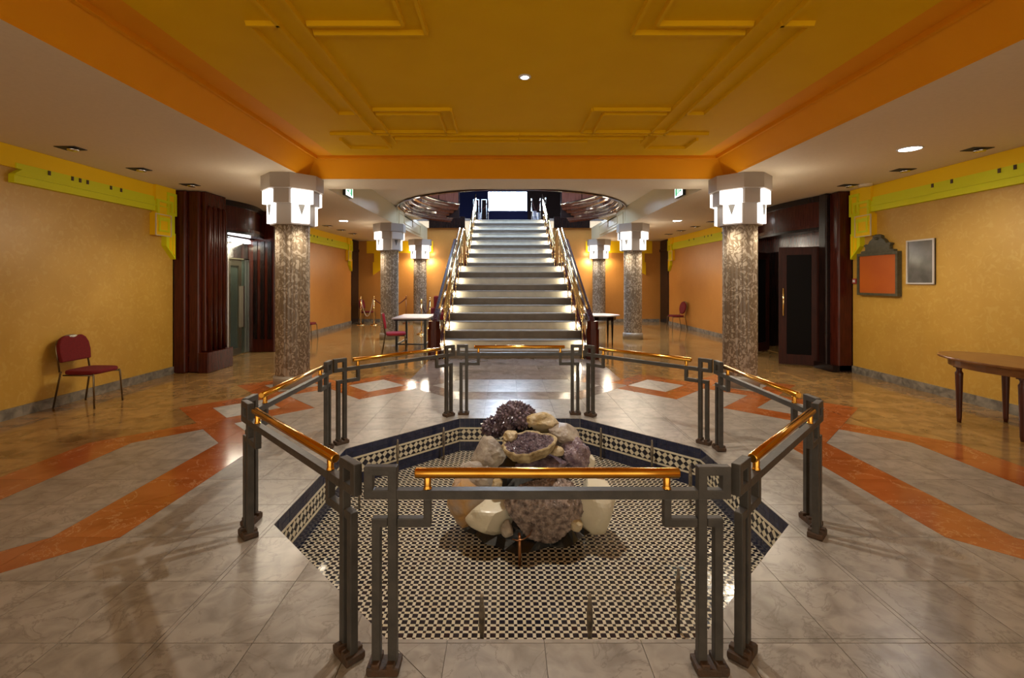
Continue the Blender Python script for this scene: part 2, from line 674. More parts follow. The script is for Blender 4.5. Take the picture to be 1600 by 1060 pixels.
def inset(q, g):
    for k in range(len(q)):
        pass
    cx_ = sum(a for a, b in q) / len(q)
    cy_ = sum(b for a, b in q) / len(q)
    out = q
    n = len(q)
    for k in range(n):
        (ax, ay), (bx, by) = q[k], q[(k + 1) % n]
        dx, dy = bx - ax, by - ay
        l = math.hypot(dx, dy)
        if l < 1e-6:
            continue
        nx, ny = dy / l, -dx / l                      # outward for ccw
        out = clip_half(out, nx, ny, nx * ax + ny * ay - g)
        if not out:
            return []
    return out


def seen_area(q, z=0.0):
    pts = [proj((x, max(y, .7), z)) for x, y in q]
    pts = [(min(max(x, 0), 1600), min(max(y, 0), 1060)) for x, y in pts]
    return abs(poly_area(pts))


pieces = [(inset(q, G), c) for q, c in pieces]
pieces = [(q, c) for q, c in pieces if q and abs(poly_area(q)) > 2e-4]
pieces.sort(key=lambda t: -seen_area(t[0]))
for q, c in pieces[:300]:
    cx_, cy_ = sum(a for a, b in q) / len(q), sum(b for a, b in q) / len(q)
    m_ = MB().prism([(a - cx_, b - cy_) for a, b in q], -.012, 0)
    m_.build('tile', STONES[c], floor, (cx_, cy_, 0))
mb = MB()
for q, c in pieces[300:]:
    mb.prism(q, -.012, 0, mi=c)
fo = mb.build('far_tiles', STONES, floor)
fo['kind'] = 'stuff'

# ---- side walls, back wall, wall behind the viewer
T = .2
PY0, PY1 = 8.15, 11.75                  # wooden portals in the side walls
struct(MB().box(XL - T, XL, YF, PY0, 0, ZC).build('wall_left', M['wall_gold']), 'golden stucco wall beside the elevator portal')
struct(MB().box(XR, XR + T, YF, PY0 + .1, 0, ZC).build('wall_right', M['wall_gold']), 'golden stucco wall with notice board')
struct(MB().box(XL - T, XL, PY1, 17.6, 0, ZC).build('wall_left_far', M['wall_orange']), 'orange wall beyond the elevator portal')
struct(MB().box(XR, XR + T, PY1, 17.5, 0, ZC).build('wall_right_far', M['wall_orange']), 'orange wall beyond the double door')
mb = MB()
SW = 1.72
mb.box(XL - T, CX - SW, YB, YB + T, 0, 3.71)
struct(mb.build('wall_back_left', M['wall_orange']))
mb = MB()
mb.box(CX + SW, XR + T, YB, YB + T, 0, 3.71)
struct(mb.build('wall_back_right', M['wall_orange']))
# dark side doors at the far ends of the side walls
for s_, nm, y0 in ((-1, 'door_1', 17.6), (1, 'door_2', 17.5)):
    x = XL if s_ < 0 else XR
    d = empty_struct(nm, 'dark wooden side door at the far end of the hall', (x, 0, 0))
    MB().box(0 if s_ > 0 else -.1, .1 if s_ > 0 else 0, y0, YB, 0, ZC).build('leaf', M['wood_black'], d)
    MB().box(-.03 if s_ > 0 else 0, 0 if s_ > 0 else .03, y0, y0 + .08, 0, 2.75).build('jamb', M['wood_black'], d)
    MB().box(-.03 if s_ > 0 else 0, 0 if s_ > 0 else .03, y0, YB, 2.75, 2.85).build('lintel', M['wood_black'], d)

# ---- baseboards of stone slabs
def baseboard(name, x, y0, y1, s_, z=.125, th=.02, along='y'):
    b = empty_struct(name)
    n = max(1, round((y1 - y0) / .62))
    w = (y1 - y0) / n
    for k in range(n):
        a, c = y0 + k * w, y0 + (k + 1) * w - .003
        if along == 'y':
            m_ = MB().box(min(x, x + s_ * th), max(x, x + s_ * th), a, c, 0, z)
        else:
            m_ = MB().box(a, c, x - th, x, 0, z)
        m_.build('slab', M['baseboard'], b)
    return b


baseboard('baseboard_left', XL, .5, PY0, 1)
baseboard('baseboard_right', XR, .5, PY0 + .1, -1)
baseboard('baseboard_left_far', XL, PY1, 17.6, 1)
baseboard('baseboard_right_far', XR, PY1, 17.5, -1)
baseboard('baseboard_back_left', YB, XL + .03, CX - SW, 1, along='x')
baseboard('baseboard_back_right', YB, CX + SW, XR - .03, 1, along='x')

# ---- low ceiling: aisles, strip before the stair hall, strip behind the viewer
COF_Y0, COF_Y1 = .96, 7.30
BE = 8.10
struct(MB().box(XL - T, CX - XI, YF, YB, ZC, ZC + .12).build('ceiling_left_aisle', M['ceiling']))
struct(MB().box(CX + XI, XR + T, YF, YB, ZC, ZC + .12).build('ceiling_right_aisle', M['ceiling']))
struct(MB().box(CX - XI, CX + XI, COF_Y1, BE, ZC, 4.08).build('ceiling_beam', M['ceiling']), 'plain flat ceiling beam between the coffer and the stair hall')
struct(MB().box(CX - XI, CX + XI, YF, COF_Y0, ZC, ZC + .4).build('ceiling_near_strip', M['ceiling']))

# ---- coffer: splayed orange fascia, lip, sloping strip, yellow panel with mouldings
cof = empty_struct('ceiling_coffer', 'yellow coffered ceiling panel with orange splayed border over the fountain')


def cof_ring(e0, z0, e1, z1, name, mat):
    m_ = MB()

    def R(e, z):
        return [(CX - XI + e, COF_Y0 + e, z), (CX + XI - e, COF_Y0 + e, z), (CX + XI - e, COF_Y1 - e, z), (CX - XI + e, COF_Y1 - e, z)]
    m_.add(R(e0, z0) + R(e1, z1), [(k, 4 + k, 4 + (k + 1) % 4, (k + 1) % 4) for k in range(4)])
    return m_.build(name, mat, cof)


cof_ring(0, ZC, .012, ZC + .03, 'lower_bead', M['fascia'])
cof_ring(.012, ZC + .03, .19, 3.47, 'fascia', M['fascia'])
cof_ring(.19, 3.47, .20, 3.445, 'lip_side', M['fascia'])
cof_ring(.20, 3.445, .235, 3.445, 'lip', M['fascia'])
cof_ring(.235, 3.445, .24, 3.49, 'lip_back', M['fascia'])
cof_ring(.24, 3.49, .60, 3.42, 'cove', M['fascia'])
cof_ring(.60, 3.42, .605, 3.40, 'panel_edge', M['yellow'])
ZP = 3.40
e = .605
MB().box(CX - XI + e, CX + XI - e, COF_Y0 + e, COF_Y1 - e, ZP, ZP + .05).build('panel', M['yellow'], cof)
CMY = (COF_Y0 + COF_Y1) / 2
BW = .036
bars = [('v', -1.95, 4.13, 5.0), ('v', -1.75, 4.13, 5.70), ('v', -1.57, 4.13, 6.03),
        ('h', 5.0, -1.97, -1.73), ('h', 4.88, -1.55, -.74), ('h', 5.0, -1.55, -.88), ('v', -.74, 4.88, 5.62), ('v', -.88, 5.0, 5.68),
        ('h', 5.60, -1.78, -.74), ('h', 5.69, -2.29, 0), ('h', 5.86, -1.55, 0), ('h', 5.98, -.88, 0),
        ('h', 6.28, -2.24, -1.70), ('v', -2.24, 5.90, 6.28), ('v', -1.70, 5.69, 6.28)]
for b_ in bars:
    for sx in (-1, 1):
        for sy in (-1, 1):
            if b_[0] == 'v':
                x = CX - b_[1] * sx * -1 if False else CX + b_[1] * sx
                y0, y1 = CMY + sy * (b_[2] - CMY), CMY + sy * (b_[3] - CMY)
                bx = (x - BW / 2, x + BW / 2, min(y0, y1), max(y0, y1))
            else:
                y = CMY + sy * (b_[1] - CMY)
                xs = sorted((CX + b_[2] * sx, CX + b_[3] * sx))
                bx = (xs[0], xs[1], y - BW / 2, y + BW / 2)
            if bx[3] < 2.6:
                continue
            w_, d_ = bx[1] - bx[0], bx[3] - bx[2]
            cxx, cyy = (bx[0] + bx[1]) / 2, (bx[2] + bx[3]) / 2
            hw, hd, iw = w_ / 2, d_ / 2, .006
            m_ = MB()
            m_.add([(-hw, -hd, 0), (hw, -hd, 0), (hw, hd, 0), (-hw, hd, 0), (-hw + iw, -hd + iw, -.034), (hw - iw, -hd + iw, -.034), (hw - iw, hd - iw, -.034), (-hw + iw, hd - iw, -.034)],
                   [(4, 7, 6, 5), (0, 4, 5, 1), (1, 5, 6, 2), (2, 6, 7, 3), (3, 7, 4, 0)])
            m_.build('moulding', M['yellow'], cof, (cxx, cyy, ZP))

# ---- stair hall: cream side faces, upper ceiling with the round opening
ZH = 3.71
for s_, nm in ((-1, 'trim_1'), (1, 'trim_2')):
    x = CX + s_ * (XI - .004)
    t_ = empty_struct(nm, 'cream ceiling step along the stair hall', (x, 0, 0))
    a, b = (-.1, 0) if s_ < 0 else (0, .1)
    MB().box(a, b, BE, 13.3, ZC + .001, ZH).build('face', M['beam_cream'], t_)
    MB().box(a, b, 13.34, YB, ZC + .001, ZH).build('face', M['beam_cream'], t_)
    o_ = -s_
    for (y0, y1, z0, z1) in ((13.5, 16.9, 3.27, 3.60), (14.2, 15.5, 3.36, 3.60)):
        w = .02
        xa, xb = sorted((0, o_ * .02))
        MB().ringprism([(y0, z0), (y1, z0), (y1, z1), (y0, z1)], [(y0 + w, z0 + w), (y1 - w, z0 + w), (y1 - w, z1 - w), (y0 + w, z1 - w)], xa, xb, axis='x').build('raised_frame', M['beam_cream'], t_)

RC_Y, RC = 13.9, 3.2
mb = MB()
n = 64
vin, vout = [], []
x0, x1, y0, y1 = CX - XI, CX + XI, BE, YB
for k in range(n):
    t = 2 * PI * k / n
    c, s_ = math.cos(t), math.sin(t)
    vin.append((CX + RC * c, RC_Y + RC * s_))
    ts = []
    if abs(c) > 1e-6:
        ts.append(((x1 if c > 0 else x0) - CX) / c)
    if abs(s_) > 1e-6:
        ts.append(((y1 if s_ > 0 else y0) - RC_Y) / s_)
    tt = min(ts)
    vout.append((CX + tt * c, RC_Y + tt * s_))
v = [(x, y, ZH) for x, y in vin] + [(x, y, ZH) for x, y in vout] + [(x, y, 4.06) for x, y in vin] + [(x, y, 4.06) for x, y in vout]
f = []
for k in range(n):
    k2 = (k + 1) % n
    mx_ = (vin[k][0] + vin[k2][0]) / 2 - CX
    my_ = (vin[k][1] + vin[k2][1]) / 2
    if abs(mx_) < 2.6 and my_ > RC_Y:
        continue                                     # the stair passes here
    f += [(k, k2, n + k2, n + k), (2 * n + k, 3 * n + k, 3 * n + k2, 2 * n + k2), (k, 2 * n + k, 2 * n + k2, k2)]
mb.add(v, f)
struct(mb.build('ceiling_stair_hall', M['ceiling']), 'upper ceiling around the round stair opening')

# ---- upstairs: dark lobby with bright window
UF = 4.08
struct(MB().box(XL - 1, CX - 1.5, YB + .02, 25, UF - .1, UF).build('floor_upstairs_left', M['marble_taupe']))
struct(MB().box(CX - 1.5, CX + 1.5, 18.88 + .34, 25, UF - .1, UF).build('floor_upstairs', M['marble_taupe']))
struct(MB().box(CX + 1.5, XR + 1, YB + .02, 25, UF - .1, UF).build('floor_upstairs_right', M['marble_taupe']))
WY = 24.0
WX0, WX1, WZ0, WZ1 = -.90, 1.16, 5.16, 6.22
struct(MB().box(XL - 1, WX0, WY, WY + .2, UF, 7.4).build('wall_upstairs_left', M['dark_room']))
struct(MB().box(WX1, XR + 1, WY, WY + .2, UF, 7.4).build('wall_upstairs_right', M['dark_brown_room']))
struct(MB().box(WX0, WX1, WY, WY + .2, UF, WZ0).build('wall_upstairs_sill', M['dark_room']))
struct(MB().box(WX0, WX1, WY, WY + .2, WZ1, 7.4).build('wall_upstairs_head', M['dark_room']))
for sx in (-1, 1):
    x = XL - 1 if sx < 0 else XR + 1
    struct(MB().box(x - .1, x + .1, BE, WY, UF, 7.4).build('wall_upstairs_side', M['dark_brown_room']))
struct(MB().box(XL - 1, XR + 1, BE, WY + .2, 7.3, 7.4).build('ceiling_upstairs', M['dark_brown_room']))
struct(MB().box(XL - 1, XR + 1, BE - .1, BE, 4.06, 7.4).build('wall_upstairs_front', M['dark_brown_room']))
win = empty_struct('window_1', 'overexposed window at the head of the staircase', (0, WY, 0))
MB().box(WX0, WX1, .12, .14, WZ0, WZ1).build('pane', M['window_glow'], win)
MB().ringprism([(WX0, WZ0), (WX1, WZ0), (WX1, WZ1), (WX0, WZ1)], [(WX0 + .05, WZ0 + .05), (WX1 - .05, WZ0 + .05), (WX1 - .05, WZ1 - .05), (WX0 + .05, WZ1 - .05)], -.03, .1).build('window_frame', M['dark_room'], win)
sky_w = empty_struct('assumed_skylight', 'assumed unseen skylight above the stairwell', (CX, 14.2, 7.25))  # assumed skylight, added out of view for cool daylight on stairs and floor
for ix in range(3):
    for iy in range(3):
        MB().box(-2.4 + ix * 1.62, -.88 + ix * 1.62, -2.9 + iy * 1.95, -1.05 + iy * 1.95, 0, .02).build('pane', M['skylight'], sky_w)
MB().ringprism([(-2.55, -3.05), (2.55, -3.05), (2.55, 3.05), (-2.55, 3.05)], [(-2.42, -2.92), (2.42, -2.92), (2.42, 2.92), (-2.42, 2.92)], -.05, .03, axis='z').build('window_frame', M['dark_brown_room'], sky_w)
# framed wall panels upstairs
for (xa, xb, lab) in ((-1.62, -1.32, 'narrow framed wall panel upstairs beside the stair rail'), (-1.2, -.93, 'framed wall panel upstairs left of the bright window')):
    t_ = thing('wall_panel', lab, 'wall panel', ((xa + xb) / 2, WY - .01, UF + .35), 0)
    w = (xb - xa) / 2
    MB().box(-w, w, -.015, 0, 0, 1.35).build('board', M['dark_brown_room'], t_)
    MB().ringprism([(-w, 0), (w, 0), (w, 1.35), (-w, 1.35)], [(-w + .02, .02), (w - .02, .02), (w - .02, 1.33), (-w + .02, 1.33)], -.03, -.015).build('edge', M['chrome'], t_)

# ---- round balcony parapet of glossy dark wood
prof = [(3.30, ZH - .04), (3.26, ZH - .05), (3.22, ZH), (3.17, ZH), (3.15, ZH + .05), (3.09, ZH + .06), (3.07, ZH + .12), (3.0, ZH + .13),
        (2.98, ZH + .2), (2.90, ZH + .22), (2.88, ZH + .30), (2.80, ZH + .33), (2.78, ZH + .42), (2.72, ZH + .45), (2.70, ZH + .52)]
bal = thing('balcony_parapet', 'round glossy dark wood balcony parapet around the stair opening', 'balcony', (CX, RC_Y, 0))
A = math.asin(1.72 / 2.7)
a0, a1 = PI / 2 + A, PI / 2 + 2 * PI - A
MB().lathe(prof, 72, a0=a0, a1=a1, smooth=False).build('stepped_cornice', M['balcony_wood'], bal)
NP = 15
for k in range(NP):
    b0, b1 = a0 + (a1 - a0) * k / NP, a0 + (a1 - a0) * (k + 1) / NP
    MB().lathe([(2.74, ZH + .52), (2.74, 4.92), (2.82, 4.92), (2.82, ZH + .52)], 3, a0=b0 + .008, a1=b1 - .008, smooth=False).build('panel', M['balcony_wood'], bal)
MB().lathe([(2.70, 4.92), (2.66, 4.95), (2.66, 4.99), (2.70, 5.02), (2.86, 5.02), (2.88, 4.92)], 72, a0=a0, a1=a1, smooth=False).build('cap_rail', M['balcony_wood'], bal)
MB().lathe([(2.70, ZH + .50), (2.67, ZH + .52), (2.67, ZH + .55), (2.74, ZH + .56)], 72, a0=a0, a1=a1, smooth=False).build('lower_bead', M['chrome'], bal)
m_ = MB()
m_.tube([(2.78 * math.cos(a0 + (a1 - a0) * k / 60), 2.78 * math.sin(a0 + (a1 - a0) * k / 60), 5.12) for k in range(61)], .025, 8)
m_.build('top_rail', M['chrome'], bal)
for sx in (-1, 1):
    MB().box(sx * 1.95 - .22, sx * 1.95 + .22, 2.15, 2.19, 3.78, 4.95).build('dark_void_sheet', M['dark_brown_room'], bal)  # dark sheets added for the unlit void beside the stair head

for sx in (-1, 1):
    xa, xb = sorted((sx * 1.74, sx * 3.15))
    MB().box(xa, xb, YB - RC_Y - .10, YB - RC_Y - .02, 3.70, 4.14).build('dark_cover_strip', M['wood_black'], bal)  # dark strips added over the pale slab edge to darken that zone

# ================================================================== STAIRCASE
R_, T_ = .17, .34
D0, D1 = 9.8, 15.14
st = thing('staircase', 'wide stone staircase with alternating cream and dark risers and brass rails', 'staircase', (CX, D0, 0))


def stepz(k):
    return k * R_


def step_y(k):
    return (k * T_) if k < 12 else (D1 - D0 + (k - 12) * T_)


for k in range(24):
    hw = 1.5 if k < 12 else 1.42
    y = step_y(k)
    dep = T_ if k not in (11, 23) else (D1 - D0 - 11 * T_ if k == 11 else T_ + .02)
    s_ = MB().box(-hw, hw, y, y + dep + .03, stepz(k) if k == 0 else stepz(k) - .04, stepz(k + 1) - .03).build('riser', M['riser_dark'] if k % 2 == 0 else M['riser_light'], st)
    MB().box(-hw, hw, y - .022, y + dep + .0, stepz(k + 1) - .03, stepz(k + 1)).build('tread', M['tread'], st, bevel=.006)
for k in range(1, 24, 2):  # assumed step lamps, added to brighten the cream risers from both ends
    hw = 1.5 if k < 12 else 1.42
    for sx in (-1, 1):
        sl_ = MB().lathe([(.022, 0), (.022, .012), (.001, .014)], 12).build('assumed_step_light', M['lamp_disc'], st)
        sl_.location = (sx * hw, step_y(k) - .12, stepz(k) + .09)
        sl_.rotation_euler = (0, -sx * PI / 2, 0)
        add_light('assumed_step_lamp', 'POINT', (sx * (hw - .07), step_y(k) - .12, stepz(k) + .09), STEP_W, (1, .9, .66), .02, parent=st)
# body under the steps (closed sides)
poly = [(0.05, 0)] + [(step_y(k) + .05, stepz(k) - .02) for k in range(1, 24)] + [(step_y(23) + T_, stepz(23)), (step_y(23) + T_, stepz(23) - .5), (step_y(12), 1.4), (5.0, 0)]
# parapets: wood panel with rail following the pitch, newel, brass handrails and balusters
for sx in (-1, 1):
    xa, xb = sorted((sx * 1.50, sx * 1.56))
    yl = step_y(11)
    lo = [(-.02, 0), (4.4, 0), (yl + 1.0, 1.4), (yl + 1.55, 1.75), (yl + 1.55, 2.18), (yl + .1, 2.16), (0.05, .30), (-.02, .26)]
    MB().prism(lo, xa, xb, axis='x').build('side_panel', M['wood'], st)
    yu0, yu1 = step_y(12), step_y(23) + T_
    xa, xb = sorted((sx * 1.42, sx * 1.48))
    up = [(yu0 - .05, 1.5), (yu1, 3.5), (yu1, 4.2), (yu0 - .05, 2.25)]
    MB().prism(up, xa, xb, axis='x').build('side_panel', M['wood'], st)
    # sloping wooden rail on the outer side
    xa, xb = sorted((sx * 1.57, sx * 1.69))
    sl = R_ / T_
    y_a, y_b = -.05, yl + .35
    za, zb = .62, .62 + sl * (y_b - y_a)
    MB().prism([(y_a, za), (y_b, zb), (y_b, zb + .17), (y_a, za + .17)], xa, xb, axis='x').build('wood_rail', M['wood'], st, bevel=.01)
    # newel post, octagonal
    m_ = MB()
    r8 = .14
    m_.prism([(sx * 1.63 + r8 * math.cos(PI / 8 + q * PI / 4), -.08 + r8 * math.sin(PI / 8 + q * PI / 4)) for q in range(8)], 0, .62)
    m_.prism([(sx * 1.63 + .9 * r8 * math.cos(PI / 8 + q * PI / 4), -.08 + .9 * r8 * math.sin(PI / 8 + q * PI / 4)) for q in range(8)], .61, .78)
    m_.build('newel', M['wood'], st)
    xr = sx * 1.43
    zt = .95

    def pz(y):
        return R_ + sl * y + zt - .05
    ylt = yl + .45
    # lower flight handrails
    for dz, r_, x_ in ((0, .028, xr), (-.14, .018, xr), (-.30, .014, xr), (.02, .022, sx * 1.53)):
        MB().tube([(x_, -.08, pz(-.08) + dz), (x_, ylt, pz(ylt) + dz)], r_, 8).build('handrail', M['brass_bright'], st)
    # level piece and return at the landing
    zz = pz(ylt)
    xu = sx * 1.36
    MB().tube([(xr, ylt, zz), (xr * .5 + xu * .5, ylt + .25, zz - .02), (xu, ylt + .55, zz - .30)], .026, 8).build('handrail_return', M['brass_bright'], st)

    def pzu(y):
        return 13 * R_ + sl * (y - yu0) + zt - .05
    for dz, r_ in ((0, .028), (-.14, .018), (-.30, .014)):
        MB().tube([(xu, yu0 - .25, pzu(yu0 - .25) + dz), (xu, yu1, pzu(yu1) + dz)], r_, 8).build('handrail', M['brass_bright'], st)
    # balusters with knobs
    ys = [step_y(k) + .14 for k in (0, 2, 4, 6, 8, 10)]
    ys[0] = -.06
    zsb = [0] + [stepz(k + 1) for k in (2, 4, 6, 8, 10)]
    spec = [(xr, y, zb_, pz(y)) for y, zb_ in zip(ys, zsb)] + [(xr, ylt, 12 * R_, zz), (xu, ylt + .55, 12 * R_, zz - .3)]
    spec += [(xu, step_y(k) + .14, stepz(k + 1), pzu(step_y(k) + .14)) for k in (12, 14, 16, 18, 20, 22)]
    for (x_, y_, zb_, zt_) in spec:
        h = zt_ - zb_
        pr = [(.045, 0), (.045, .012), (.02, .02), (.014, .035)]
        for fr in (.28, .52, .78):
            pr += [(.014, h * fr - .03), (.028, h * fr), (.014, h * fr + .03)]
        pr += [(.014, h)]
        MB().lathe([(r_, z_) for r_, z_ in pr], 8).build('baluster', M['brass_bright'], st, (x_, y_, zb_))

# ================================================================== FOUNTAIN BASIN
bas = thing('fountain_basin', 'sunken octagonal fountain basin lined with navy and cream mosaic', 'fountain', (CX, CY, 0))
P8 = octagon(POOL_A, 0, 0)
MB().prism(octagon(POOL_A + .01, 0, 0), POOL_Z - .05, POOL_Z - .003).build('basin_bed', M['mosaic_grout'], bas)
# mosaic: big dark squares, cream bars, small dark squares
PER, BIG = .0516, .033
SM = PER - BIG
gap = .0011
cells = []
nn = int(POOL_A / PER) + 2
for i in range(-nn, nn):
    for j in range(-nn, nn):
        x, y = i * PER, j * PER
        for (ax, bx_, ay, by, mi) in ((0, BIG, 0, BIG, 0), (BIG, PER, 0, BIG, 1), (0, BIG, BIG, PER, 1), (BIG, PER, BIG, PER, 0)):
            cells.append((x + ax + gap / 2, x + bx_ - gap / 2, y + ay + gap / 2, y + by - gap / 2, mi, (mi == 1), ax > 0, ay > 0))
near, rest = [], []
for c in cells:
    q = [(c[0], c[2]), (c[1], c[2]), (c[1], c[3]), (c[0], c[3])]
    if all(nx * x + ny * y <= POOL_A - .002 for (nx, ny) in OCT for (x, y) in q):
        yy = CY + (c[2] + c[3]) / 2
        p = proj((CX + (c[0] + c[1]) / 2, yy, POOL_Z))
        vis = p[1] < 997 and 628 < p[0] < 1085
        near.append((0 if vis else 1, -(c[1] - c[0]) * (c[3] - c[2]) / (yy ** 3), c, None))
    else:
        qq = q
        for (nx, ny) in OCT:
            qq = clip_half(qq, nx, ny, POOL_A - .002) if qq else qq
        if qq and abs(poly_area(qq)) > 1e-5:
            rest.append((qq, c[4]))
near.sort(key=lambda t: (t[0], t[1]))
cache = {}
TT = [M['tile_dark'], M['tile_cream']]


def tile_mesh(w, d, mi):
    key = (round(w, 5), round(d, 5), mi)
    if key not in cache:
        b_ = .0012
        m_ = MB()
        hw, hd = w / 2, d / 2
        m_.add([(-hw, -hd, -.004), (hw, -hd, -.004), (hw, hd, -.004), (-hw, hd, -.004), (-hw, -hd, -b_), (hw, -hd, -b_), (hw, hd, -b_), (-hw, hd, -b_),
                (-hw + b_, -hd + b_, 0), (hw - b_, -hd + b_, 0), (hw - b_, hd - b_, 0), (-hw + b_, hd - b_, 0)],
               [(0, 1, 5, 4), (1, 2, 6, 5), (2, 3, 7, 6), (3, 0, 4, 7), (4, 5, 9, 8), (5, 6, 10, 9), (6, 7, 11, 10), (7, 4, 8, 11), (8, 9, 10, 11), (3, 2, 1, 0)])
        cache[key] = m_.mesh('mosaic_tile', TT[mi])
    return cache[key]


rnd = random.Random(3)
for (_, _, c, _) in near[:300]:
    w, d = c[1] - c[0], c[3] - c[2]
    o = obj('mosaic_tile', tile_mesh(w, d, c[4]), bas, ((c[0] + c[1]) / 2, (c[2] + c[3]) / 2, POOL_Z))
    o.rotation_euler = (rnd.gauss(0, .008), rnd.gauss(0, .008), 0)
mb = MB()
for (_, _, c, _) in near[300:]:
    a, b = rnd.gauss(0, .010), rnd.gauss(0, .010)
    x0, x1, y0, y1 = c[:4]
    mx_, my_ = (x0 + x1) / 2, (y0 + y1) / 2
    vv = [(x, y, POOL_Z + (x - mx_) * a + (y - my_) * b) for (x, y) in ((x0, y0), (x1, y0), (x1, y1), (x0, y1))]
    vv += [(x, y, POOL_Z - .004) for (x, y, _z) in vv]
    mb.add(vv, [(0, 1, 2, 3), (0, 4, 5, 1), (1, 5, 6, 2), (2, 6, 7, 3), (3, 7, 4, 0)], c[4])
for qq, mi in rest:
    mb.prism(qq, POOL_Z - .004, POOL_Z, mi=mi)
o = mb.build('floor_mosaic', TT, bas)
o['kind'] = 'stuff'
# basin walls: eight sides; a backing, tile courses, lattice border with cream fillets
side = 2 * POOL_A * math.tan(PI / 8)
for k in range(8):
    ang = k * PI / 4
    # local frame: u along the wall, w depth outward, z up
    M_ = Matrix.Rotation(ang, 4, 'Z')

    def wall_local(verts, M_=M_):
        return [M_ @ Vector((POOL_A + p[1], p[0], p[2])) for p in verts]

    hs_ = side / 2 - .002
    m_ = MB()
    m_.box(-hs_ - .02, hs_ + .02, .005, .08, POOL_Z - .04, -.013)
    m_.v = [tuple(p) for p in wall_local(m_.v)]
    w_o = m_.build('basin_wall', M['mosaic_grout'], bas)
    if OCT[k][1] < -.5:
        continue                                     # inner faces turned away from the viewer
    z_levels = [(-.003, -.105, 'blue'), (-.27, POOL_Z + .001, 'blue')]
    m_ = MB()
    for (zt_, zb_, _) in z_levels:
        rows = 2
        rh = (zt_ - zb_) / rows
        nt_ = round(2 * hs_ / .055)
        tw = 2 * hs_ / nt_
        for r_ in range(rows):
            for q in range(nt_):
                j_ = .0012
                m_.box(-hs_ + q * tw + j_, -hs_ + (q + 1) * tw - j_, rnd.gauss(0, .0007), .005, zb_ + r_ * rh + j_, zb_ + (r_ + 1) * rh - j_)
    m_.v = [tuple(p) for p in wall_local(m_.v)]
    o = m_.build('navy_tiles', M['tile_blue'], w_o)
    o['kind'] = 'stuff'
    for (za_, zb_) in ((-.105, -.125), (-.25, -.27)):
        nf = 7
        for q in range(nf):
            m_ = MB()
            m_.box(-hs_ + 2 * hs_ * q / nf + .001, -hs_ + 2 * hs_ * (q + 1) / nf - .001, -.003, .005, zb_ + .001, za_ - .001)
            m_.v = [tuple(p) for p in wall_local(m_.v)]
            m_.build('cream_fillet', M['tile_cream'], w_o)
    # lattice band, height .125
    m_ = MB()
    per = .125 / math.sqrt(2)
    big = per * .57
    g = .0012
    rr = int(2 * hs_ / per) + 4
    for i in range(-rr, rr):
        for j in range(-rr, rr):
            for (ax, bx_, ay, by, mi) in ((0, big, 0, big, 0), (big, per, 0, big, 1), (0, big, big, per, 1), (big, per, big, per, 0)):
                q4 = [(i * per + ax + g, j * per + ay + g), (i * per + bx_ - g, j * per + ay + g), (i * per + bx_ - g, j * per + by - g), (i * per + ax + g, j * per + by - g)]
                c45 = math.sqrt(.5)
                q4 = [((a - b) * c45, (a + b - big) * c45 - .1875) for a, b in q4]
                if max(b for a, b in q4) < -.25 or min(b for a, b in q4) > -.125 or max(a for a, b in q4) < -hs_ or min(a for a, b in q4) > hs_:
                    continue
                for (nx, ny, cc) in ((1, 0, hs_), (-1, 0, hs_), (0, 1, -.126), (0, -1, .249)):
                    q4 = clip_half(q4, nx, ny, cc) if q4 else q4
                if q4 and abs(poly_area(q4)) > 5e-6:
                    m_.prism(q4, 0, .005, axis='y', mi=mi)
    m_.v = [tuple(p) for p in wall_local(m_.v)]
    o = m_.build('lattice_border', TT, w_o)
    o['kind'] = 'stuff'

# ---- nozzles standing in the basin
noz = MB().lathe([(.011, 0), (.011, .16), (.015, .165), (.017, .26), (.013, .30), (.010, .33), (.007, .36)], 8).mesh('water_nozzle', M['nozzle'])
nozzles = [((-.12, 2.44), 'thin brass water nozzle near the front of the basin, left of the middle'),
           ((.44, 2.44), 'thin brass water nozzle near the front of the basin, right of the middle'),
           ((.98, 2.66), 'thin brass water nozzle by the front right corner of the basin'),
           ((1.06, 5.20), 'thin brass water nozzle at the back right of the basin'),
           ((1.50, 4.80), 'thin brass water nozzle on the right behind the rocks'),
           ((1.64, 4.16), 'thin brass water nozzle by the right side wall of the basin'),
           ((-1.10, 4.82), 'thin brass water nozzle on the left behind the rocks'),
           ((-.68, 5.22), 'thin brass water nozzle at the back left of the basin'),
           ((-1.27, 4.10), 'thin brass water nozzle by the left side wall of the basin')]
for (x, y), lab in nozzles:
    tag(obj('water_nozzle', noz, None, (x, y, POOL_Z)), lab, 'nozzle', 'water nozzles in the basin')

# ================================================================== RAILING PANELS
RA = 1.86
RT = .038       # bar depth


def railing(angle, label):
    t_ = thing('railing_panel', label, 'railing', (CX + RA * math.cos(angle), CY + RA * math.sin(angle), 0), angle + PI / 2, 'iron railing panels around the fountain')
    for nm, me, sx in RAIL_PARTS:
        o = obj(nm, me, t_)
        o.scale = (sx, 1, 1)
        if nm not in ('handrail', 'rail'):
            b = o.modifiers.new('bevel', 'BEVEL')
            b.width = .004
            b.segments = 2
            b.limit_method = 'ANGLE'
    return t_


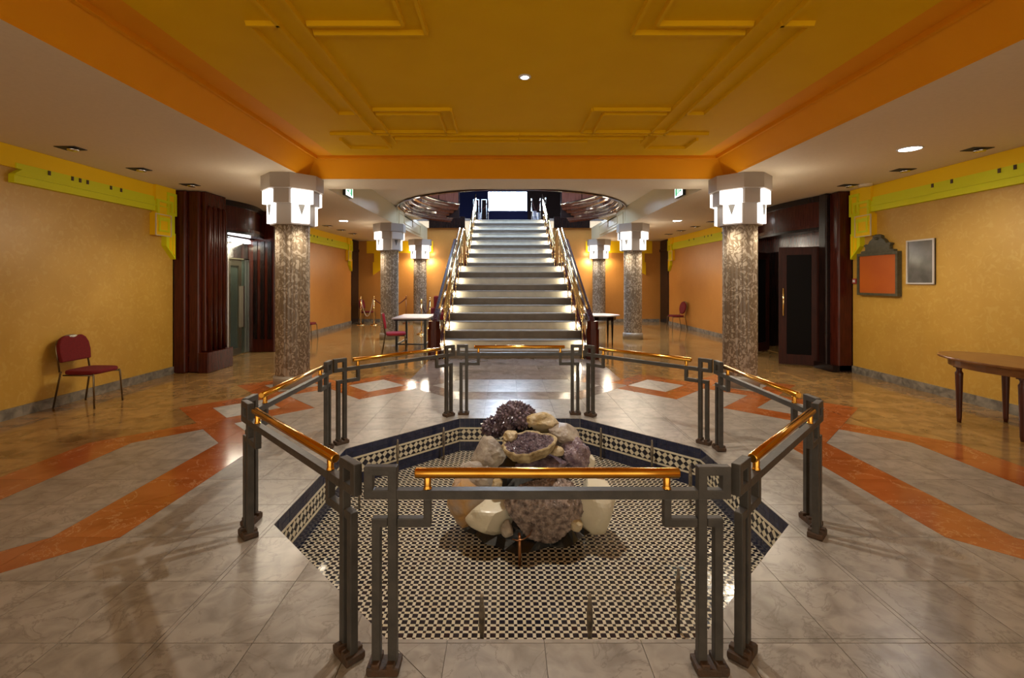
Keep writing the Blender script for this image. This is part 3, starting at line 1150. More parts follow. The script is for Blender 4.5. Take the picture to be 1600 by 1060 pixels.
RAIL_PARTS = []
h = RT / 2
b_ = .037
key = MB().ringprism([(-.752, .708), (-.617, .708), (-.617, .841), (-.752, .841)], [(-.752 + b_, .708 + b_), (-.617 - b_, .708 + b_), (-.617 - b_, .841 - b_), (-.752 + b_, .841 - b_)], -h, h, axis='y').mesh('key_square', M['iron'])
ipost = MB().box(-.654, -.617, -h, h, .012, .712).mesh('post', M['iron'])
opost = MB().prism([(-.72, .012), (-.684, .012), (-.684, .593), (-.655, .593), (-.655, .629), (-.72, .629)], -h + .001, h - .001, axis='y').mesh('post', M['iron'])
brk = MB().prism([(-.616, .593), (-.477, .593), (-.477, .709), (-.508, .709), (-.508, .629), (-.616, .629)], -h + .001, h - .001, axis='y').mesh('bracket', M['iron'])
foot = MB().prism([(-.73, 0), (-.61, 0), (-.604, .012), (-.604, .035), (-.622, .035), (-.622, .05), (-.655, .05), (-.655, .03), (-.683, .03), (-.683, .05), (-.715, .05), (-.715, .035), (-.736, .035), (-.736, .012)], -.042, .042, axis='y').mesh('foot', M['rust'])
rail = MB().box(-.6165, .6165, -h, h, .709, .745).mesh('rail', M['iron'])
hr = MB().tube([(-.545, 0, .81), (-.54, 0, .81), (.54, 0, .81), (.545, 0, .81)], [.017, .0215, .0215, .017], 16).mesh('handrail', M['brass'])
sup = MB().lathe([(.018, .745), (.018, .75), (.015, .755), (.015, .795)], 12, cx=-.493).mesh('handrail_support', M['brass'])
for sx in (1, -1):
    RAIL_PARTS += [('key_square', key, sx), ('post', ipost, sx), ('post', opost, sx), ('bracket', brk, sx), ('foot', foot, sx), ('handrail_support', sup, sx)]
RAIL_PARTS += [('rail', rail, 1), ('handrail', hr, 1)]
dirs = ['on the right side of the fountain', 'at the back right of the fountain', 'at the back of the fountain before the staircase', 'at the back left of the fountain',
        'on the left side of the fountain', 'at the front left of the fountain', 'at the front of the fountain, nearest the viewer', 'at the front right of the fountain']
for k in range(8):
    railing(k * PI / 4, 'grey iron key-pattern railing with brass handrail ' + dirs[k])

# ================================================================== ROCKS
lm = MB()
prof_n, rings = 40, 12
vv, ff = [], []
for r_ in range(rings + 1):
    tz = r_ / rings
    for k in range(prof_n):
        a = 2 * PI * k / prof_n
        rad = .47 * (1 - tz ** 1.5) + .05
        q = noise.noise(Vector((math.cos(a) * 2.5, math.sin(a) * 2.5, tz * 4))) * .09
        q += noise.noise(Vector((math.cos(a) * 8, math.sin(a) * 8, tz * 9))) * .035
        rad = max(.03, rad + q)
        if r_ == 0:
            rad += .05
        z = POOL_Z + tz * .78 + (0 if r_ == 0 else noise.noise(Vector((a * 3, tz * 7, 3))) * .03)
        if r_ == 0:
            z = POOL_Z + .002
        vv.append((rad * 1.0 * math.cos(a), rad * .85 * math.sin(a), z))
for r_ in range(rings):
    for k in range(prof_n):
        k2 = (k + 1) % prof_n
        ff.append((r_ * prof_n + k, r_ * prof_n + k2, (r_ + 1) * prof_n + k2, (r_ + 1) * prof_n + k))
ff.append([rings * prof_n + k for k in range(prof_n)])
lm.add(vv, ff)
tag(lm.build('plastic_liner', M['liner'], None, (CX, 3.93, 0)), 'crumpled black plastic liner under the pile of crystal rocks', 'liner')


def rock_mesh(name, rx, ry, rz, mat, seed, rough=.18, freq=1.6, cuts=0, sub=4, fine=.03):
    bm = bmesh.new()
    bmesh.ops.create_icosphere(bm, subdivisions=sub, radius=1)
    rg = random.Random(seed)
    off = Vector((rg.uniform(-50, 50), rg.uniform(-50, 50), rg.uniform(-50, 50)))
    planes = []
    for _ in range(cuts):
        d = Vector((rg.gauss(0, 1), rg.gauss(0, 1), rg.gauss(0, 1))).normalized()
        planes.append((d, rg.uniform(.62, .85)))
    for v_ in bm.verts:
        p = v_.co.copy()
        k_ = 1 + rough * noise.noise(p * freq + off) + fine * noise.noise(p * freq * 5 + off) + fine * .6 * noise.noise(p * freq * 12 + off)
        p = p * k_
        for d, c in planes:
            t = p.dot(d)
            if t > c:
                p -= d * (t - c) * .92
        v_.co = Vector((p.x * rx, p.y * ry, p.z * rz))
    me = bpy.data.meshes.new(name)
    bm.to_mesh(me)
    bm.free()
    me.materials.append(mat)
    for p in me.polygons:
        p.use_smooth = False
    return me


def crystals(bm_, centre, R3, n, ln, seed, updir=None):
    """six-sided crystal points standing on an ellipsoid"""
    rg = random.Random(seed)
    for q in range(n):
        z = 1 - 2 * (q + .5) / n
        a = q * 2.39996
        d = Vector((math.sqrt(1 - z * z) * math.cos(a), math.sqrt(1 - z * z) * math.sin(a), z))
        if d.z < -.35:
            continue
        base = Vector((d.x * R3[0], d.y * R3[1], d.z * R3[2])) * .92
        d = (d + Vector((rg.gauss(0, .22), rg.gauss(0, .22), rg.gauss(0, .22)))).normalized()
        l = ln * rg.uniform(.6, 1.25)
        w = l * rg.uniform(.28, .42)
        s1 = d.orthogonal().normalized()
        s2 = d.cross(s1)
        vv = []
        for hgt in (0, .55):
            for k in range(6):
                t = k * PI / 3
                vv.append(base + d * l * hgt + (s1 * math.cos(t) + s2 * math.sin(t)) * w)
        vv.append(base + d * l)
        ff = [(k, (k + 1) % 6, 6 + (k + 1) % 6, 6 + k) for k in range(6)] + [(6 + k, 6 + (k + 1) % 6, 12) for k in range(6)]
        bm_.add([tuple(p) for p in vv], ff)


def place(px, py, d):
    return ((px - 789) * d / FPX, d, 1.6 - (py - 440) * d / FPX)


rocks = [
    # px, py, d, rx, ry, rz, material, roughness, cuts, tilt, label
    (847, 789, 3.52, .25, .13, .21, 'crust', .16, 7, (-.35, 0, 0), 'large brown purple crystal slab at the front middle of the pile'),
    (926, 790, 3.58, .155, .13, .185, 'quartz', .16, 9, (0, .12, 0), 'large pale quartz block at the lower right of the pile'),
    (766, 806, 3.52, .15, .12, .135, 'quartz', .14, 9, (0, -.1, 0), 'pale faceted quartz block at the lower left of the pile'),
    (735, 780, 3.66, .15, .14, .17, 'ochre_rock', .2, 5, (0, .1, 0), 'ochre rock at the left edge of the pile'),
    (899, 820, 3.44, .05, .045, .042, 'cream_rock', .25, 5, (0, .4, 0), 'small cream stone below the right quartz block'),
    (793, 828, 3.44, .045, .04, .055, 'grey_rock', .25, 5, (0, 0, 0), 'small grey purple stone between quartz and crystal slab'),
    (752, 747, 3.78, .16, .14, .12, 'grey_rock', .22, 4, (0, .2, 0), 'grey crystal rock behind the brass rail on the left'),
    (777, 757, 3.56, .035, .03, .045, 'cream_rock', .25, 5, (0, .3, 0), 'little cream stone wedged left of the crystal slab'),
    (934, 756, 3.72, .075, .07, .07, 'ochre_rock', .22, 5, (0, 0, 0), 'small orange rock at the right edge of the pile'),
    (766, 713, 3.86, .135, .12, .135, 'grey_rock', .2, 5, (0, .5, 0), 'pale grey rock at the left shoulder of the pile'),
    (845, 728, 3.72, .17, .12, .08, 'amethyst_dark', .25, 4, (0, 0, 0), 'dark amethyst chunk under the cut geode'),
    (797, 683, 3.72, .055, .06, .05, 'cream_rock', .25, 4, (0, -.6, 0), 'cream ridge stone beside the cut geode'),
    (870, 705, 3.62, .055, .045, .035, 'cream_rock', .2, 3, (0, .1, 0), 'small cream geode half right of the cut geode'),
    (896, 712, 3.78, .105, .1, .115, 'amethyst', .22, 5, (0, -.2, 0), 'purple grey amethyst rock at the right shoulder of the pile'),
    (923, 722, 3.76, .032, .03, .055, 'quartz', .2, 6, (0, .2, 0), 'thin white crystal at the right side of the pile'),
    (881, 681, 3.88, .135, .12, .085, 'grey_rock', .22, 5, (0, .35, 0), 'grey cream geode block at the upper right of the pile'),
    (845, 660, 3.96, .12, .1, .085, 'cream_rock', .25, 4, (0, .15, 0), 'cream crystal rock at the top right of the pile'),
]
for k, (px, py, d, rx, ry, rz, mt, ro, cuts, tilt, lab) in enumerate(rocks):
    sub = 5 if rx > .2 else 4
    gs = 1.18 if rx > .1 else 1.1
    rx, ry, rz = rx * gs, ry * gs, rz * gs
    me = rock_mesh('crystal_rock', rx, ry, rz, M[mt], 11 + k * 7, ro, 1.7, cuts, sub, .05 if mt != 'quartz' else .012)
    o = obj('crystal_rock', me, None, place(px, py, d))
    o.rotation_euler = tilt
    tag(o, lab, 'rock', 'rocks piled in the fountain')
    if mt in ('crust', 'amethyst', 'amethyst_dark'):
        m_ = MB()
        rg = random.Random(k)
        nv = len(me.polygons)
        for q in range(1700 if mt == 'crust' else 320):
            p = me.polygons[rg.randrange(nv)]
            c, d_ = p.center, (p.normal + Vector((rg.gauss(0, .25), rg.gauss(0, .25), rg.gauss(0, .25)))).normalized()
            l = rg.uniform(.010, .020)
            s1 = d_.orthogonal().normalized()
            s2 = d_.cross(s1)
            vv = [tuple(c - d_ * .004 + (s1 * math.cos(i_ * PI / 2.5) + s2 * math.sin(i_ * PI / 2.5)) * l * .75) for i_ in range(5)] + [tuple(c + d_ * l * .42)]
            m_.add(vv, [(i_, (i_ + 1) % 5, 5) for i_ in range(5)])
        dr = m_.build('crystal_crust', M[mt], o)
        dr['kind'] = 'stuff'
# amethyst cluster on top
x, y, z = place(800, 660, 4.02)
am = thing('amethyst_cluster', 'spiky dark purple amethyst cluster on top of the pile', 'rock', (x, y, z), 0, 'rocks piled in the fountain')
for dx, dy, dz, rx, rz, n_, sd in ((.03, 0, .03, .165, .135, 330, 3), (-.15, .0, -.06, .095, .09, 150, 5), (.16, .03, -.01, .08, .08, 110, 8)):
    me = rock_mesh('matrix', rx * .96, rx * .85, rz * .96, M['amethyst_dark'], sd, .12, 2, 0, 3)
    obj('matrix', me, am, (dx, dy, dz))
    m_ = MB()
    crystals(m_, None, (rx, rx * .88, rz), n_, .036, sd)
    o = m_.build('crystal_points', M['amethyst_dark'], am, (dx, dy, dz))
    o['kind'] = 'stuff'
# cut geode: thick cream rim, purple crystal floor
x, y, z = place(824, 692, 3.62)
ge = thing('cut_geode', 'flat cut geode with cream rim and purple crystal hollow', 'rock', (x, y, z), 0, 'rocks piled in the fountain')
ge.rotation_euler = (.07, -.13, .3)
def grim(t):
    return 1 + .22 * noise.noise(Vector((math.cos(t) * 1.5, math.sin(t) * 1.5, 4))) + .10 * noise.noise(Vector((math.cos(t) * 5, math.sin(t) * 5, 1)))
MB().lathe([(.11, -.10), (.16, -.085), (.195, -.04), (.205, -.004), (.198, .004), (.186, .002), (.178, -.004)], 64, rmod=grim, smooth=False).build('rim', M['geode_rim'], ge)
m_ = MB()
m_.lathe([(.183, -.002), (.10, -.004), (.05, -.006), (.001, -.008)], 36, rmod=grim)
m_.build('crystal_floor', M['amethyst_dark'], ge)
m_ = MB()
rg = random.Random(9)
for q in range(420):
    a, r_ = rg.uniform(0, 2 * PI), .17 * math.sqrt(rg.random())
    c = Vector((r_ * math.cos(a) * grim(a), r_ * math.sin(a) * grim(a), .002))
    l = rg.uniform(.006, .012)
    w = l * .8
    vv = [tuple(c + Vector((w * math.cos(k * PI / 3), w * math.sin(k * PI / 3), 0))) for k in range(6)] + [tuple(c + Vector((rg.gauss(0, .003), rg.gauss(0, .003), l)))]
    m_.add(vv, [(k, (k + 1) % 6, 6) for k in range(6)])
o = m_.build('crystal_points', M['amethyst_dark'], ge)
o['kind'] = 'stuff'
# copper feed pipe in front of the pile
x, y, z = place(812, 870, 3.28)
cp = thing('copper_pipe', 'thin copper pipe with looped wire in front of the rocks', 'pipe', (x, y, POOL_Z))
MB().tube([(0, 0, 0), (0, 0, .12), (0, .02, .17), (0, .06, .19)], .011, 8).build('riser', M['copper'], cp)
MB().tube([(-.05, .03, .165), (-.02, .0, .172), (.03, .02, .17), (.07, .05, .18), (.09, .10, .19)], .004, 6).build('wire', M['copper'], cp)

# ================================================================== COLUMNS
def column_proto():
    t_ = thing('column', 'column', 'column')
    MB().lathe([(.275, 0), (.275, .15), (.268, .16), (.25, .165), (.25, .18)], 32).build('base', M['riser_light'] if False else M['tread'], t_)
    nf = 22
    MB().lathe([(.238, .17), (.238, 2.47)], nf * 4, rmod=lambda t: 1 + .035 * abs(math.cos(t * nf / 2)), smooth=False).build('shaft', M['shaft'], t_)
    cap = MB()

    def oct_c(card, dia):
        # octagon with cardinal faces at distance card and diagonal faces at distance dia
        pts = []
        s2 = math.sqrt(2)
        for k in range(4):
            a = k * PI / 2
            q = dia * s2 - card
            for yy in (-q, q):
                x, y = card, yy
                pts.append((x * math.cos(a) - y * math.sin(a), x * math.sin(a) + y * math.cos(a)))
        return pts
    cap = MB().prism(oct_c(.30, .285), 2.45, 2.76)
    cap.build('capital_lower', M['cap_white'], t_)
    MB().prism(oct_c(.37, .34), 2.76, 2.97).build('capital_middle', M['cap_white'], t_)
    MB().prism(oct_c(.42, .40), 2.97, ZC).build('capital_top', M['cap_white'], t_)
    for k in range(4):
        a = PI / 4 + k * PI / 2
        s_ = MB().box(.27, .335, -.125, .125, 2.47, 2.76).build('sconce', M['lamp_white'], t_, rz=a)
        MB().box(.30, .39, -.155, .155, 2.76, 2.96).build('upper_glass', M['lamp_white'], s_)
        MB().prism([(-.05, 2.745), (.05, 2.745), (0, 2.59)], .335, .35, axis='x').build('triangle_ornament', M['sconce_grey'], s_)
    return t_


def place_column(proto, x, y, label, first=False, off=None, lights=True, outer_only=False):
    c = proto if first else copy_tree(proto)
    c.location = (x, y, 0)
    c['label'] = label
    c['group'] = 'mottled stone columns with lit sconces'
    sc_ = [ch for ch in c.children if ch.name.startswith('sconce')]
    for ch in sc_:
        a = ch.rotation_euler[2]
        k = round((a - PI / 4) / (PI / 2))
        if off is not None and k == off:
            for o_ in [ch] + list(ch.children):
                if o_.data.materials[0] == M['lamp_white']:
                    o_.data = o_.data.copy()
                    o_.data.materials[0] = M['sconce_off']
            continue
        if lights:
            jobs.append((c, a))
    return c


proto = column_proto()
jobs = []
cols = [((-3.44, CY + 3.44), 'mottled stone column at the left, nearest to the viewer, beside the elevator portal'),
        ((3.44, CY + 3.44), 'mottled stone column at the right, nearest to the viewer, beside the double doors'),
        ((-3.40, 13.15), 'mottled stone column left of the staircase with red chair in front'),
        ((3.40, 13.15), 'mottled stone column right of the staircase, second from the viewer'),
        ((-3.42, 18.0), 'mottled stone column at the back wall left of the staircase'),
        ((3.42, 18.0), 'mottled stone column at the back wall right of the staircase')]
for k, ((dx, y), lab) in enumerate(cols):
    place_column(proto, CX + dx, y, lab, first=(k == 0), off=(3 if k == 2 else None))
for c, a in jobs:
    add_light('sconce_light', 'SPOT', (.375 * math.cos(a), .375 * math.sin(a), 2.44), SCONCE_W, (1, .86, .66), .14, rot=(0, -.42, a), spot=2.75, blend=.5, parent=c)
    add_light('sconce_fill', 'POINT', (.55 * math.cos(a), .55 * math.sin(a), 2.70), 3.0, (1, .88, .7), .10, parent=c)  # weak fill added off each sconce to lift the ceiling

# ================================================================== FRIEZES
def frieze(name, s_, y0, y1, flat_y0, label):
    """stepped yellow green frieze under the ceiling with pendant at the far end y1"""
    x = XL if s_ < 0 else XR
    t_ = thing(name, label, 'frieze', (x, 0, 0))
    d = -s_

    def bx(nm, ya, yb, za, zb, x0_, x1_, mat, bev=0):
        a, b = sorted((d * x0_, d * x1_))
        MB().box(a, b, ya, yb, za, zb).build(nm, mat, t_, bevel=bev)
    bx('band', y0, y1, 2.93, ZC - .004, 0, .03, M['frieze_yellow'])
    a, b = sorted((0, d * .07))
    MB().prism([(flat_y0, 2.75), (y1 - .42, 2.75), (y1 - .42, 2.925), (flat_y0 + .10, 2.925), (flat_y0, 2.85)], a, b, axis='x').build('green_moulding', M['frieze_green'], t_)
    bx('fillet', flat_y0, y1 - .2, 2.838, 2.852, .07, .09, M['frieze_green'])
    bx('flat_inlay', flat_y0 + .05, y1 - .42, 2.925, 2.99, .03, .045, M['frieze_green'])
    n_ = 6
    for q, yy in enumerate((.19, .33, .38, .43, .60, .68)):
        ya = flat_y0 + (y1 - .42 - flat_y0) * yy
        bx('notch', ya, ya + .03, 2.928, 2.985, .045, .055, M['rust'])
    # end block: yellow field with raised green frames
    def fr(nm, ya, yb, za, zb, w, x0_, x1_, mat):
        a, b = sorted((d * x0_, d * x1_))
        MB().ringprism([(ya, za), (yb, za), (yb, zb), (ya, zb)], [(ya + w, za + w), (yb - w, za + w), (yb - w, zb - w), (ya + w, zb - w)], a, b, axis='x').build(nm, mat, t_)
    bx('end_block', y1 - .46, y1, 2.72, ZC - .004, .0, .075, M['frieze_yellow'])
    fr('end_frame', y1 - .22, y1, 2.72, 3.10, .045, .075, .095, M['frieze_green'])
    fr('end_frame', y1 - .46, y1 - .10, 2.60, 2.95, .04, .072, .105, M['frieze_green'])
    # stepped pendants
    bx('pendant_square', y1 - .50, y1 - .16, 2.36, 2.72, 0, .10, M['frieze_yellow'])
    fr('pendant_edge', y1 - .51, y1 - .15, 2.35, 2.71, .014, .095, .112, M['beam_cream'])
    fr('pendant_frame', y1 - .44, y1 - .20, 2.42, 2.66, .03, .10, .115, M['frieze_green'])
    bx('pendant_bar', y1 - .24, y1 - .03, 2.42, 2.72, 0, .08, M['frieze_green'])
    a, b = sorted((0, d * .085))
    MB().prism([(y1 - .24, 2.42), (y1 - .02, 2.42), (y1 - .02, 1.98), (y1 - .24, 2.20)], a, b, axis='x').build('pendant_tongue', M['frieze_green'], t_)
    a, b = sorted((d * .085, d * .095))
    MB().prism([(y1 - .17, 2.38), (y1 - .12, 2.38), (y1 - .12, 2.11), (y1 - .17, 2.16)], a, b, axis='x').build('tongue_inlay', M['frieze_yellow'], t_)
    MB().prism([(y1 - .09, 2.38), (y1 - .05, 2.38), (y1 - .05, 2.04), (y1 - .09, 2.08)], a, b, axis='x').build('tongue_inlay', M['frieze_yellow'], t_)
    return t_


frieze('wall_frieze', -1, .5, PY0 - .03, 5.45, 'yellow and lime green stepped frieze on the left golden wall')
frieze('wall_frieze', 1, .5, PY0 + .07, 4.2, 'yellow and lime green stepped frieze above the notice board')
frieze('wall_frieze', -1, PY1 + .05, 17.5, 12.2, 'yellow green frieze on the far left orange wall')
frieze('wall_frieze', 1, PY1 + .05, 17.4, 12.2, 'yellow green frieze on the far right orange wall')
for sx, w in ((-1, 'left'), (1, 'right')):
    t_ = thing('wall_frieze', 'yellow frieze block on the back wall at the far ' + w, 'frieze', (0, YB, 0))
    xa, xb = sorted((CX + sx * 5.6, CX + sx * 4.55))
    MB().box(xa, xb, -.05, 0, 2.70, ZC - .004).build('block', M['frieze_yellow'], t_)
    xa, xb = sorted((CX + sx * 5.3, CX + sx * 4.7))
    MB().box(xa, xb, -.08, 0, 2.35, 2.70).build('pendant_square', M['frieze_yellow'], t_)
    xo, xi = CX + sx * 5.35, CX + sx * 5.05
    MB().prism([(xo, 2.36), (xi, 2.36), (xi, 2.05), (xo, 1.85)], -.06, 0, axis='y').build('pendant_tongue', M['frieze_yellow'], t_)
    xa, xb = sorted((CX + sx * 4.5, CX + sx * 3.0))
    MB().box(xa, xb, -.05, 0, 2.72, ZC - .004).build('band', M['frieze_yellow'], t_)

# ================================================================== WOODEN PORTALS
def portal(s_, label):
    x = XL if s_ < 0 else XR
    d = -s_
    t_ = thing('wooden_portal', label, 'portal', (x, 0, 0))

    def bx(nm, ya, yb, za, zb, x0_, x1_, mat, bev=0.0):
        a, b = sorted((d * x0_, d * x1_))
        return MB().box(a, b, ya, yb, za, zb).build(nm, mat, t_, bevel=bev)
    y0, y1 = PY0, PY1
    zt = ZC - .004
    if s_ < 0:
        # stepped near pilaster
        bx('pilaster', y0, y0 + .34, 0, zt, .002, .22, M['wood'], .03)
        bx('pilaster', y0 + .06, y0 + .55, 0, zt, .215, .42, M['wood'], .03)
        bx('plinth', y0 + .02, y0 + .78, 0, .36, .42, .60, M['wood'], .012)
        bx('pilaster', y0 + .12, y0 + .72, .36, zt, .415, .50, M['wood'], .02)
        for q in range(4):
            rd = .05
            xx = d * (.50 + .012)
            MB().lathe([(rd, .37), (rd, 2.86), (rd * .6, 2.93), (.004, 2.95)], 12, cx=xx, cy=y0 + .20 + q * .14).build('reed', M['wood'], t_)
        far0 = 10.62
        bx('pilaster', far0, y1, 0, zt, .002, .55, M['wood'], .02)
        for q in range(3):
            bx('fluting', far0 - .02, far0, .3, 2.5, .08 + q * .16, .17 + q * .16, M['wood_black'])
        bx('back_panel', y0 + .45, 9.68, 0, 2.75, -.02, .05, M['wood'])
        recess = (y0 + .72, far0)
    else:
        bx('pilaster', y0 + .1, y0 + .42, 0, zt, .002, .26, M['wood'], .03)
        bx('plinth', y0 + .1, y0 + .6, 0, .12, .0, .36, M['wood_black'])
        bx('pilaster', y0 + .3, y0 + .5, .0, zt, .2, .34, M['wood_black'], .02)
        far0 = 11.0
        bx('pilaster', far0, y1, 0, zt, .002, .55, M['wood'], .02)
        recess = (y0 + .5, far0)
    # curved entablature bulging into the hall
    ya, yb = recess
    n_ = 20
    def arc(bulge, inner):
        pts = []
        for k in range(n_ + 1):
            q = k / n_
            pts.append((d * (inner + bulge * math.sin(PI * q)), ya + (yb - ya) * q))
        return pts
    for nm, za, zb, inn, mat in (('entablature', 2.62, 3.08, .26, M['wood']), ('cornice', 3.08, zt, .30, M['wood_black']), ('architrave', 2.55, 2.62, .31, M['wood_black']), ('bead', 2.60, 2.66, .33, M['wood'])):
        front = arc(.20, inn)
        back = [(d * .003, yb), (d * .003, ya)]
        MB().prism(front + back, za, zb).build(nm, mat, t_)
    if s_ > 0:
        bx('lintel', ya, yb, 2.25, 2.56, .003, .1, M['wood'])
    else:
        bx('lintel', ya, yb, 2.52, 2.56, .003, .1, M['wood'])
    return t_


portal(-1, 'dark mahogany portal with reeded pilasters around the elevator')
portal(1, 'dark mahogany portal with curved cornice around the double doors')
# structure behind the portals (niches)
struct(MB().box(XL - 1.9, XL - 1.8, PY0, PY1, 0, ZC).build('wall_niche_left', M['wood_black']))
struct(MB().box(XR + 1.8, XR + 1.9, PY0, PY1, 0, ZC).build('wall_niche_right', M['wood_black']))
for s_ in (-1, 1):
    xa, xb = (XL - 1.9, XL - .02) if s_ < 0 else (XR + .02, XR + 1.9)
    for yy in ((PY0 + .02 if s_ < 0 else PY0 + .12), (PY1 - .1 if s_ < 0 else PY1 - .1)):
        struct(MB().box(xa, xb, yy, yy + (.40 if yy < 10 else .08), 0, ZC).build('wall_niche_side', M['wood_black']))
    struct(MB().box(xa, xb, PY0, PY1, -.06, -.0005).build('floor_niche', M['marble_olive']))
# elevator
el = thing('elevator', 'elevator with narrow glazed metal door and lit cabin', 'elevator', (XL, 9.70, 0))
MB().box(-1.2, -1.15, -.2, .95, 0, 2.4).build('cabin_back', M['cabin'], el)
MB().box(-1.2, -.12, .93, .96, 0, 2.4).build('cabin_side', M['cabin'], el)
MB().box(-1.2, -.12, -.2, .93, 2.38, 2.42).build('cabin_ceiling', M['cabin'], el)
MB().box(-.10, .02, 0.0, .92, 2.10, 2.42).build('transom', M['chrome'], el)
MB().box(-.10, .02, 0.0, .07, 0, 2.10).build('jamb', M['chrome'], el)
MB().box(-.10, .02, .85, .92, 0, 2.10).build('jamb', M['chrome'], el)
df = MB().ringprism([(.09, .02), (.62, .02), (.62, 2.08), (.09, 2.08)], [(.20, .16), (.51, .16), (.51, 1.94), (.20, 1.94)], -.07, -.02, axis='x').build('door_leaf', M['cabin'], el)
MB().box(-.055, -.045, .19, .52, .15, 1.95).build('pane', M['glass'], df)
MB().box(-.02, .03, .60, .64, .6, 1.5).build('pull_bar', M['chrome'], df)
MB().box(-.06, -.03, .66, .84, .02, 2.08).build('door_leaf', M['glass'], el)
MB().box(-.02, .05, .10, .85, 2.44, 2.50).build('light_strip', M['lamp_disc'], el)
MB().box(.02, .035, .94, 1.0, 1.25, 1.37).build('call_plate', M['chrome'], el)
add_light('elevator_light', 'AREA', (XL - .6, 10.1, 2.35), 22, (1, .9, .6), .5)
add_light('elevator_strip_light', 'AREA', (XL + .12, 10.15, 2.40), 9, (1, .93, .7), .3, rot=(0, .3, 0))

# right double doors
dd = thing('double_door', 'dark glazed double doors with brass handles, one leaf swung open', 'door', (XR, 8.72, 0))


def leaf(hx, hy, ang, w, flip):
    lf = bpy.data.objects.new('leaf', None)
    lf.parent = dd
    lf.location = (hx, hy, 0)
    lf.rotation_euler = (0, 0, ang)
    COL.objects.link(lf)
    MB().ringprism([(0, .03), (w, .03), (w, 2.25), (0, 2.25)], [(.13, .22), (w - .13, .22), (w - .13, 2.1), (.13, 2.1)], -.025, .025).build('leaf_frame', M['door_wood'], lf)
    MB().box(.12, w - .12, -.006, .006, .21, 2.11).build('pane', M['dark_pane'], lf)
    for sd in (-1, 1):
        MB().tube([(w - .07, sd * .075, .95), (w - .07, sd * .075, 1.47)], .018, 8).build('handle', M['brass_bright'], lf)
        for z_ in (1.0, 1.42):
            MB().tube([(w - .07, sd * .02, z_), (w - .07, sd * .075, z_)], .009, 6).build('handle_bracket', M['brass_bright'], lf)


leaf(-.26, .02, math.radians(156), .66, 1)
leaf(-.05, 2.1, math.radians(215), .9, 1)

# ================================================================== WALL ITEMS, RIGHT WALL
nb = thing('notice_board', 'orange notice board with carved dark crest on the right golden wall', 'notice board', (XR, 7.645, 1.37))
hw = .415
MB().box(-.05, -.004, -hw, hw, 0, .70).build('backing', M['board_frame'], nb)
MB().ringprism([(-hw, 0), (hw, 0), (hw, .70), (-hw, .70)], [(-hw + .04, .04), (hw - .04, .04), (hw - .04, .655), (-hw + .04, .655)], -.075, -.05, axis='x').build('frame', M['board_frame'], nb)
MB().box(-.056, -.05, -hw + .038, hw - .038, .038, .657).build('panel', M['board_orange'], nb)
cr = [(-.34, .70), (-.34, .735), (-.25, .745), (-.25, .80), (-.29, .83), (-.235, .85), (-.19, .84), (-.15, .90), (-.09, .935), (-.085, .97), (-.03, .995), (.03, .995), (.085, .97), (.09, .935), (.15, .90), (.19, .84), (.235, .85), (.29, .83), (.25, .80), (.25, .745), (.34, .735), (.34, .70)]
MB().prism(cr, -.065, -.005, axis='x').build('crest', M['board_frame'], nb, bevel=.006)
MB().lathe([(.0, -.03), (.03, -.02), (.045, 0), (.03, .02), (.0, .03)], 12, cx=-.065, cy=0).build('crest_rosette', M['board_frame'], nb, (0, 0, .93))
pf = thing('framed_picture', 'grey glazed picture in thin pale metal frame beside the notice board', 'picture', (XR, 6.89, 1.56))
hw = .23
MB().box(-.02, -.002, -hw, hw, 0, .655).build('picture', M['poster_grey'], pf)
MB().ringprism([(-hw, 0), (hw, 0), (hw, .655), (-hw, .655)], [(-hw + .022, .022), (hw - .022, .022), (hw - .022, .633), (-hw + .022, .633)], -.035, -.004, axis='x').build('frame', M['white_frame'], pf)
al = thing('alarm_button', 'small red fire alarm button beside the dark portal', 'alarm', (XR, 8.18, 1.56))
MB().box(-.035, 0, -.045, .045, 0, .09).build('housing', M['alarm_red'], al, bevel=.006)
MB().box(-.04, -.035, -.025, .025, .022, .068).build('button', M['white_plastic'], al)

# ================================================================== TABLES
tb = thing('oval_table', 'brown oval wooden table with tapered legs by the right golden wall', 'table', (5.43, 5.02, 0))
n_ = 40
MB().prism([(.47 * math.cos(2 * PI * k / n_), .73 * math.sin(2 * PI * k / n_)) for k in range(n_)], .722, .75).build('table_top', M['wood_table'], tb, bevel=.008)
ap = [(.40 * math.cos(2 * PI * k / n_), .62 * math.sin(2 * PI * k / n_)) for k in range(n_)]
ap2 = [(.37 * math.cos(2 * PI * k / n_), .59 * math.sin(2 * PI * k / n_)) for k in range(n_)]
MB().ringprism(ap, ap2, .64, .722, axis='z').build('apron', M['wood_table'], tb)
for sx in (-1, 1):
    for sy in (-1, 1):
        m_ = MB()
        m_.box(-.035, .035, -.035, .035, .62, .722)
        m_.lathe([(.018, 0), (.024, .05), (.036, .53), (.038, .56), (.026, .58), (.024, .60), (.036, .625)], 12)
        m_.build('leg', M['wood_leg'], tb, (sx * .265, sy * .33, 0))

t2 = thing('folding_table', 'pale topped table on black metal legs left of the staircase', 'table', (-2.18, 11.45, 0))
MB().box(-.42, .42, -.68, .68, .73, .76).build('table_top', M['table_top'], t2, bevel=.006)
MB().box(-.38, .38, -.62, .62, .69, .729).build('apron', M['black_metal'], t2)
for sx in (-1, 1):
    for sy in (-1, 1):
        MB().box(sx * .33 - .025, sx * .33 + .025, sy * .55 - .025, sy * .55 + .025, 0, .69).build('leg', M['black_metal'], t2)
    MB().box(sx * .33 - .02, sx * .33 + .02, -.525, .525, .12, .155).build('stretcher', M['black_metal'], t2)
MB().box(-.305, .305, -.565, -.535, .13, .16).build('stretcher', M['black_metal'], t2)

